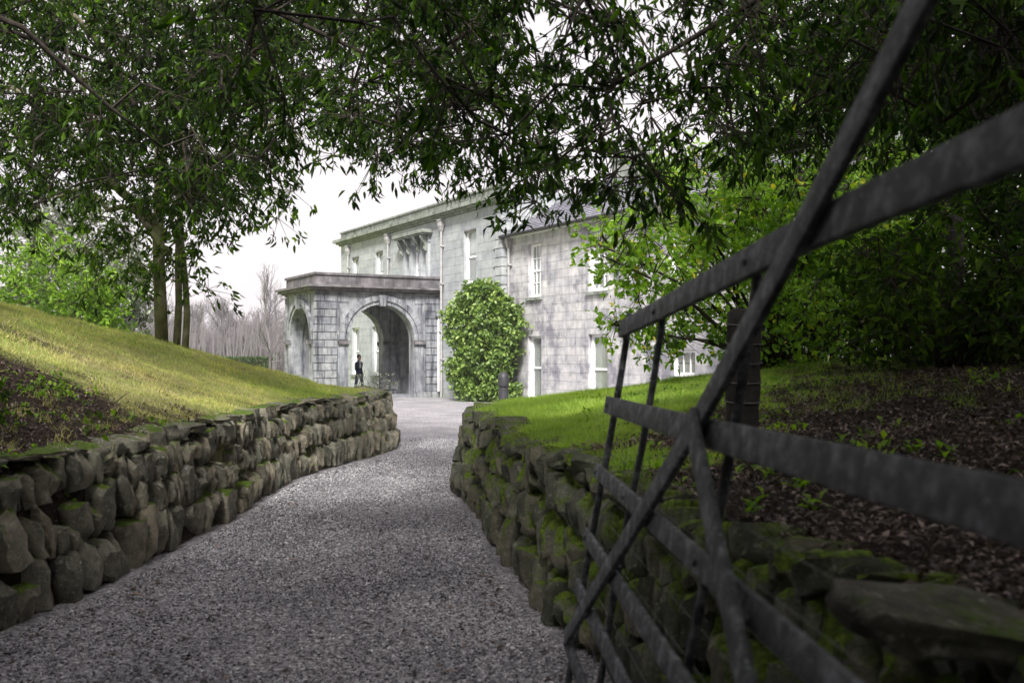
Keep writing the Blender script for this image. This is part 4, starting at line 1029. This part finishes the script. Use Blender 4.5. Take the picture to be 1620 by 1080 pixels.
cl_l = np.vstack([canopy_clumps(480, (-8.5, .6), (9, 15), low_near, 3.4, .9), canopy_clumps(150, (-4.6, -.5), (9, 14), low_near, 2.8, .8)])
canopy_tree('near overhanging evergreen reaching in from the left with dark hanging leaves', (-8.4, 6, 2.0),
            [((-8.3, 6, 4.6), (-.5, 10.5, 4.3), .9), ((-8.3, 6, 4.2), (-4.0, 12.5, 4.6), .6), ((-8.3, 6, 5.2), (-2.5, 8.6, 5.2), .7), ((-8.2, 6, 4.4), (-3.3, 9.4, 3.55), .8), ((-8.3, 6.2, 5), (-6.4, 12.5, 5), .5)],
            cl_l, [([(-8.4, 6, 1.6), (-8.35, 6, 3), (-8.3, 6, 5.4)], .3, .16)], 'leaf_dark', 120, L=.125, crad=.5, shoots=9, nleaf=9, ratio=.30, down=1.0, fine=False)
cl_r = np.vstack([canopy_clumps(270, (-1.5, 5.2), (5.4, 10.5), low_near, 2.5, .9), canopy_clumps(400, (2.2, 6.5), (5.0, 11), low_near, 2.6, .8)])
canopy_tree('near overhanging evergreen with broad dark leaf clusters above the gate', (6.6, 5.4, 1.2),
            [((6.5, 5.4, 4.2), (-1.2, 8.4, 3.9), .9), ((6.5, 5.4, 4.0), (.6, 6.4, 3.3), .7), ((6.5, 5.6, 4.5), (1.8, 10.2, 4.4), .6), ((6.5, 5.4, 3.8), (2.6, 6.0, 3.0), .5), ((6.5, 5.6, 5), (4.2, 9.5, 4.6), .5)],
            cl_r, [([(6.6, 5.4, 1.0), (6.55, 5.4, 3), (6.5, 5.4, 5.2)], .28, .15)], 'leaf_dark', 200, L=.112, crad=.50, shoots=9, nleaf=9, ratio=.28, down=1.1)
# unseen crown and thicket clumps, added around the viewer to shade the lane
P = np.stack([rng.uniform(-9, 9, 1900), rng.uniform(-11, 4, 1900), rng.uniform(4.2, 7.5, 1900)], 1); P = P[P[:, 2] > 3.1 + .37 * P[:, 1]]; q_ = np.stack([rng.uniform(-9, 9, 420), rng.uniform(-9, -5, 420), rng.uniform(1.4, 5, 420)], 1); q2 = np.stack([rng.uniform(-12, -7, 420), rng.uniform(-9, 5.5, 420), rng.uniform(2.2, 6, 420)], 1); q3 = np.stack([rng.uniform(4.2, 9, 300), rng.uniform(-9, 4, 300), rng.uniform(1.8, 5, 300)], 1); P = np.vstack([P, q_, q2, q3])
canopy_tree('unseen evergreen crown and side thickets added to shade the head of the path', (6.2, -3.5, 1.1),
            [((6.1, -3.4, 4.5), (-5, -1, 5.6), .8), ((6.1, -3.4, 4.6), (-3, 4.0, 5.8), .6), ((6.1, -3.4, 4.6), (4, 5.0, 5.8), .5)],
            P, [([(6.2, -3.5, .9), (6.15, -3.45, 3), (6.1, -3.4, 5.4)], .4, .2)], 'leaf_dark', 0, L=.44, crad=.85, shoots=6, nleaf=5)

# left tree standing on the crest, three stems
bz = gz(-5.35, 15.5)
lx, ly = -5.35, 15.5
def crown_l(n):
    c = in_ellipsoid(n * 3, (-5.7, 15.2, 6.2), (3.9, 2.6, 3.7), .15); k = c[:, 2] > 1.6 + c[:, 1] * (np.interp(c[:, 0] / c[:, 1], [-.52, -.42, -.40, -.33, -.26, -.22, -.17], [.09, .13, .055, .03, .055, .12, .16]) + .025)
    return c[k][:n]
hang = np.array([(-6.0, 15.0, 3.35), (-5.2, 14.8, 3.1), (-6.3, 15.2, 3.7), (-4.6, 14.9, 3.4), (-5.9, 15.3, 2.85), (-5.3, 15.6, 2.75), (-4.9, 15.2, 2.95), (-6.6, 14.8, 4.1), (-5.5, 15.0, 3.9), (-4.2, 15.0, 3.9), (-5.6, 14.8, 3.3), (-5.1, 14.9, 3.6), (-5.0, 14.7, 4.2), (-5.8, 14.7, 4.4), (-5.3, 14.6, 2.85), (-4.9, 14.8, 3.9), (-5.6, 15.0, 2.7), (-6.4, 14.9, 3.2), (-6.1, 14.7, 2.75), (-4.7, 15.4, 2.6)])
canopy_tree('multi-stemmed evergreen on the left bank with leaves hanging round its mossy stems', (lx, ly, bz - .05),
            [((lx, ly, bz + 1.6), (-8.8, 14.2, 5.6), .6), ((lx, ly, bz + 2.0), (-2.6, 14.6, 5.3), .5), ((lx, ly, bz + 2.4), (-6.8, 13.6, 7.6), .3), ((lx, ly, bz + 1.4), (-6.9, 15.0, 3.9), .3), ((lx, ly, bz + 2.3), (-4.0, 16.6, 7.6), .3)],
            np.vstack([crown_l(215), hang]), [(limb_path((lx - .1, ly, bz - .1), (lx - .05, ly, 7.4), 0, 8, .06), .105, .035), (limb_path((lx + .09, ly + .1, bz - .15), (lx + .24, ly, 6.6), 0, 8, .05), .06, .03), (limb_path((lx + .26, ly, bz - .16), (lx + .22, ly - .2, 5.8), 0, 8, .05), .055, .03)],
            'leaf_mid', 60, L=.14, crad=.5, shoots=8, nleaf=9, bark='bark_moss', ratio=.31, down=1.0)

# dark trees closing the view on the right
for (lab, x, y, cz, r, n, lm, tr) in (('dark broad evergreen rising over the right-hand shrubs', 7.6, 12.8, 5.9, (3.4, 2.6, 3.2), 210, 'leaf_dark', .24), ('tall dark evergreen at the far right behind the rail', 9.4, 15.5, 4.6, (3.2, 2.2, 4.4), 170, 'leaf_dark', .26),
                              ('pale-leaved tree behind the wing end, half hidden by branches', 7.4, 21.0, 6.4, (3.0, 2.0, 3.2), 150, 'leaf_mid', .2)):
    z = gz(x, y); C = in_ellipsoid(n, (x, y, cz), r, .2); C = C[C[:, 2] > 2.2]
    canopy_tree(lab, (x, y, z - .05), [((x, y, z + 1.5), (x + dx, y + dy, cz + dz), .3) for dx, dy, dz in ((-2.4, -.8, .5), (2.2, -.6, .8), (-.6, -1.6, 1.6), (.5, 1, 2.0))], C, [(limb_path((x, y, z - .1), (x, y, cz + 1), 0, 7, .06), tr, .06)],
                lm, 0, L=.19, crad=.75, shoots=9, nleaf=9, ratio=.42, down=.6)

# ---- bare winter trees
def bare_proto(seed, H, depth=6, spread=.5, upright=.4, r0=.2):
    r = np.random.default_rng(seed); A = []; B = []; RA = []; RB = []; trunk_pts = []
    def grow(p, d, L, rad, lev):
        n = 3; q = p.copy(); dd = d.copy()
        for i in range(n):
            dd = dd + r.normal(size=3) * .12; dd[2] += .04; dd /= np.linalg.norm(dd); q2 = q + dd * L / n
            A.append(q); B.append(q2); RA.append(rad * (1 - .3 * i / n)); RB.append(rad * (1 - .3 * (i + 1) / n)); q = q2
            if lev > 0 and lev < depth and i < n - 1 and r.random() < .8:
                sd_ = dd + r.normal(size=3) * spread * 1.1; sd_ /= np.linalg.norm(sd_); grow(q, sd_, L * .62, rad * .5, lev + 1)
        if lev < depth:
            for k in range(3 if lev < 3 else 2):
                sd_ = dd + r.normal(size=3) * spread; sd_[2] += upright * .3; sd_ /= np.linalg.norm(sd_); grow(q, sd_, L * r.uniform(.62, .82), rad * .62, lev + 1)
    P = [np.zeros(3)]; d = np.array([0, 0, 1.])
    for i in range(4):
        d = d + r.normal(size=3) * .05; d /= np.linalg.norm(d); P.append(P[-1] + d * H * .09)
    for i in (2, 3): 
        for k in range(2): sd_ = np.array([r.normal(), r.normal(), .7]); sd_ /= np.linalg.norm(sd_); grow(P[i], sd_, H * .16, r0 * .4, 2)
    grow(P[-1], d, H * .2, r0 * .7, 1)
    V, F = segs(np.array(A), np.array(B), np.array(RA), np.array(RB), 3)
    return np.array(P), np.linspace(r0, r0 * .72, 5), V, F
BP = []
for i, (H, sp, up_) in enumerate(((15, .5, .5), (14, .62, .3), (16, .42, .8))):
    P, Rr, V, F = bare_proto(40 + i, H, 6, sp, up_, .26)
    # thicken the finest twigs a little: they read as a veil of twigs at this distance
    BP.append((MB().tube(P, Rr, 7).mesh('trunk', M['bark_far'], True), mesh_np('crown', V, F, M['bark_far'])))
    print('bare', len(F))
def bare(i, x, y, s, rz, lab, group=None, z=-.35):
    root = empty('bare_tree', (x, y, z), rz, label=lab, cat='tree', group=group); root.scale = (s, s, s)
    link('trunk', BP[i][0], root); link('crown', BP[i][1], root); return root
k = 0
for row, (Y0, n, s0) in enumerate(((105, 10, .52), (128, 12, .63), (150, 12, .76))):
    for j in range(n):
        px = 130 + (j + .5 + random.uniform(-.3, .3)) * 330 / n; y = Y0 + random.uniform(-6, 6)
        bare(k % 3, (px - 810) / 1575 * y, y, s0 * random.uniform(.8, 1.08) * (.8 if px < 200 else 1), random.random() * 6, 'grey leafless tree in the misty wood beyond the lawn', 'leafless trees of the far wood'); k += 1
# slim bare tree by the porch
P, Rr, V, F = bare_proto(91, 7.6, 5, .28, 1.2, .10)
r_ = empty('bare_tree', ((427 - 810) / 1575 * 58, 58, -.3), 0, label='slim leafless tree standing alone left of the porch', cat='tree'); MB().tube(P, Rr * .9, 7).build('trunk', M['bark_far'], r_, smooth=True); link('crown', mesh_np('crown', V, F, M['bark_far']), r_)
P, Rr, V, F = bare_proto(95, 6.2, 6, .7, .2, .13)
r_ = empty('bare_tree', (-13.4, 33, -.2), 0, label='spreading leafless shrubby tree behind the crest, right of the holly', cat='tree'); MB().tube(P, Rr, 7).build('trunk', M['bark_far'], r_, smooth=True); link('crown', mesh_np('crown', V, F, M['bark_far']), r_)
# brush under the far wood
n = 9000; y = rng.uniform(100, 165, n); x = (rng.uniform(-100, 460, n) - 810) / 1575 * y; P0 = np.stack([x, y, np.full(n, -.4)], 1); P1 = P0 + np.stack([rng.normal(size=n) * .6, rng.normal(size=n) * .6, rng.uniform(1.5, 6.5, n)], 1)
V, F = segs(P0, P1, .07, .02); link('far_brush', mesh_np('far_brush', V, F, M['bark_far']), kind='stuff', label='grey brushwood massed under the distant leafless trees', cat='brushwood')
# far low hill closing the horizon
mb = []; hx = np.linspace(-900, 900, 60); 
V = np.vstack([np.stack([hx, np.full(60, 420.), np.full(60, -2.)], 1), np.stack([hx, np.full(60, 520.), 10 + 5 * fbm(hx * .01, hx * 0, 3)], 1), np.stack([hx, np.full(60, 800.), np.full(60, 12.)], 1)])
F = np.array([[r * 60 + i, r * 60 + i + 1, (r + 1) * 60 + i + 1, (r + 1) * 60 + i] for r in range(2) for i in range(59)]); link('hill', mesh_np('hill', V, F, M['ground'], smooth=True), kind='structure')

# ------------------------------------------------------------------ grass, litter, ivy
def scatter(n, xr, yr, cond):
    x = rng.uniform(*xr, n); y = yr[0] + (yr[1] - yr[0]) * rng.random(n) ** 1.25; z, dl, dr = ground(x, y); k = cond(x, y, dl, dr) & (np.abs(x / y) < .55); return x[k], y[k], z[k], dl[k], dr[k]
def blades(nm, lab, n, xr, yr, cond, mat, L, W):
    x, y, z, dl, dr = scatter(n, xr, yr, cond); P = np.stack([x, y, z - .005], 1); D = rand_dir(len(P), -1.3)
    LL = L * (.5 + .8 * rng.random(len(P))) ; V, F, k = leaf_arrays(P, D, LL, W, tri=True)
    link(nm, mesh_np(nm, V, F, mat, np.repeat(np.clip(.25 + .5 * fbm(x * 2, y * 2, 61) + .25 * rng.normal(size=len(P)) * .6, 0, 1), k)), kind='stuff', label=lab, cat='grass')
def tufts(nm, lab, n, xr, yr, cond, mat):
    x, y, z, dl, dr = scatter(n, xr, yr, cond); m = 22; X_ = np.repeat(x, m) + rng.normal(size=len(x) * m) * .035; Y_ = np.repeat(y, m) + rng.normal(size=len(x) * m) * .035
    P = np.stack([X_, Y_, np.repeat(z, m) - .01], 1); D = rand_dir(len(P), -1.0); V, F, k = leaf_arrays(P, D, .10 * (.5 + .7 * rng.random(len(P))), .006, tri=True)
    link(nm, mesh_np(nm, V, F, mat, np.repeat(rng.random(len(P)), k)), kind='stuff', label=lab, cat='grass')
lm = lambda x, y, dl, dr: litter_mask(x, y, dl, dr)
blades('grass', 'short yellowing grass covering the left bank', 260000, (-11, -1.8), (6.5, 21.5), lambda x, y, dl, dr: (dl > .22) & (lm(x, y, dl, dr) < .55 * rng.random(len(x)) + .3) & (rng.random(len(x)) < .35 + .65 * dry_mask(x, y, dl)), M['grass_dry'], .055, .007)
blades('grass', 'short bright green grass growing on the left bank', 160000, (-11, -1.8), (6.5, 21.5), lambda x, y, dl, dr: (dl > .22) & (lm(x, y, dl, dr) < .6 * rng.random(len(x)) + .2) & (rng.random(len(x)) > .9 * dry_mask(x, y, dl)), M['grass'], .055, .007)
blades('grass', 'fresh green lawn grass growing on the right bank', 420000, (-.8, 8), (5.2, 19), lambda x, y, dl, dr: (dr > .2) & (lm(x, y, dl, dr) < .55 * rng.random(len(x)) + .12), M['grass'], .06, .006)
tufts('grass_tufts', 'ragged longer grass tufts dotted over the left bank', 1500, (-9, -2), (6.5, 20), lambda x, y, dl, dr: (dl > .2) & (fbm(x * 1.3, y * 1.3, 71) > .5), M['grass_dry'])
tufts('grass_tufts', 'ragged longer grass tufts along the right wall top and shrubs', 1300, (-.8, 7), (6, 16), lambda x, y, dl, dr: (dr > .2) & ((dr < .6) | (fbm(x * 1.3, y * 1.3, 73) > .55)), M['grass'])
def litter(nm, lab, n, xr, yr, cond, L=.042):
    x, y, z, dl, dr = scatter(n, xr, yr, cond); P = np.stack([x, y, z + .012 + .02 * rng.random(len(x))], 1); D = rand_dir(len(P)); D[:, 2] *= .35
    LL = L * (.5 + .8 * rng.random(len(P))); V, F, k = leaf_arrays(P, D, LL, LL * .42, roll=.75, fold=.2, curve=.2)
    link(nm, mesh_np(nm, V, F, M['litter'], np.repeat(rng.random(len(P)) ** 1.4, k)), kind='stuff', label=lab, cat='leaf litter')
litter('leaf_litter', 'dead brown leaves lying over the near left bank', 26000, (-7, -2.5), (3.5, 11), lambda x, y, dl, dr: (dl > .15) & (lm(x, y, dl, dr) > rng.random(len(x)) * .8 + .05))
litter('leaf_litter', 'dead brown leaves carpeting the shaded right bank', 105000, (.3, 7.5), (2, 14), lambda x, y, dl, dr: (dr > .15) & (lm(x, y, dl, dr) > rng.random(len(x)) * .8 + .05))
litter('leaf_litter', 'few stray leaves and twigs scattered on the gravel', 1300, (-2.7, .8), (4.8, 15), lambda x, y, dl, dr: (dl < -.05) & (dr < -.05) & (rng.random(len(x)) < .25 + np.exp(-np.abs(np.maximum(dl, dr)) * 3)), .065)
# green seedlings in the litter
for lab, n, xr, yr, c_ in (('small green seedlings sprouting through the right-hand leaf litter', 1500, (.6, 7), (4, 12), 1), ('small green seedlings sprouting on the left bank litter', 260, (-4.5, -2.8), (5, 9.5), -1)):
    x, y, z, dl, dr = scatter(n, xr, yr, lambda x, y, dl, dr: ((dr if c_ > 0 else dl) > .15) & (fbm(x * 2.2, y * 2.2, 91) > .56))
    P = np.repeat(np.stack([x, y, z + .01], 1), 5, 0) + rng.normal(size=(5 * len(x), 3)) * [.03, .03, .015]; V, F, k = leaf_arrays(P, rand_dir(len(P), -.5), .06, .035, roll=.8)
    link('seedlings', mesh_np('seedlings', V, F, M['leaf_light'], np.repeat(rng.random(len(P)) * .9, k)), kind='stuff', label=lab, cat='ground cover')
# single fallen leaves on the gravel
for (px, py, L, col, lab) in ((215, 952, .17, 'stone', 'long pale curled leaf lying on the gravel by the left wall'), (462, 893, .09, 'stone', 'small tan leaf lying mid path, nearest the left wall bend'), (578, 997, .10, 'dark', 'dark brown crumpled leaf at the front of the path'), (712, 1074, .1, 'stone', 'pale leaf at the bottom edge of the path')):
    y = 2520 / (py - 560); x = (px - 810) / 1575 * y
    V, F, k = leaf_arrays(np.array([[-L / 2, 0, 0.]]), np.array([[1, .08, .08]]), L, L * .32, roll=1., fold=.3, curve=.1)
    o = link('fallen_leaf', mesh_np('fallen_leaf', V, F, M['dead_pale'] if col == 'stone' else M['litter'], np.full(len(V), .3)) if 'dead_pale' in M else mesh_np('fallen_leaf', V, F, M['litter'], np.full(len(V), .98 if col == 'stone' else .2)), label=lab, cat='leaf'); o.location = (x, y, .035)

# ------------------------------------------------------------------ damp air
hm = bpy.data.materials.new('damp_air'); hm.use_nodes = True; n_ = hm.node_tree.nodes; n_.clear()
vo_ = n_.new('ShaderNodeVolumePrincipled'); vo_.inputs['Density'].default_value = .0008; vo_.inputs['Color'].default_value = (.93, .92, .95, 1); vo_.inputs['Anisotropy'].default_value = .2
ou_ = n_.new('ShaderNodeOutputMaterial'); hm.node_tree.links.new(vo_.outputs[0], ou_.inputs['Volume'])
link('haze', MB().box(-480, 480, -90, 1600, -6, 26).mesh('haze', hm), kind='stuff', label='thin pale damp air over the grounds', cat='haze')
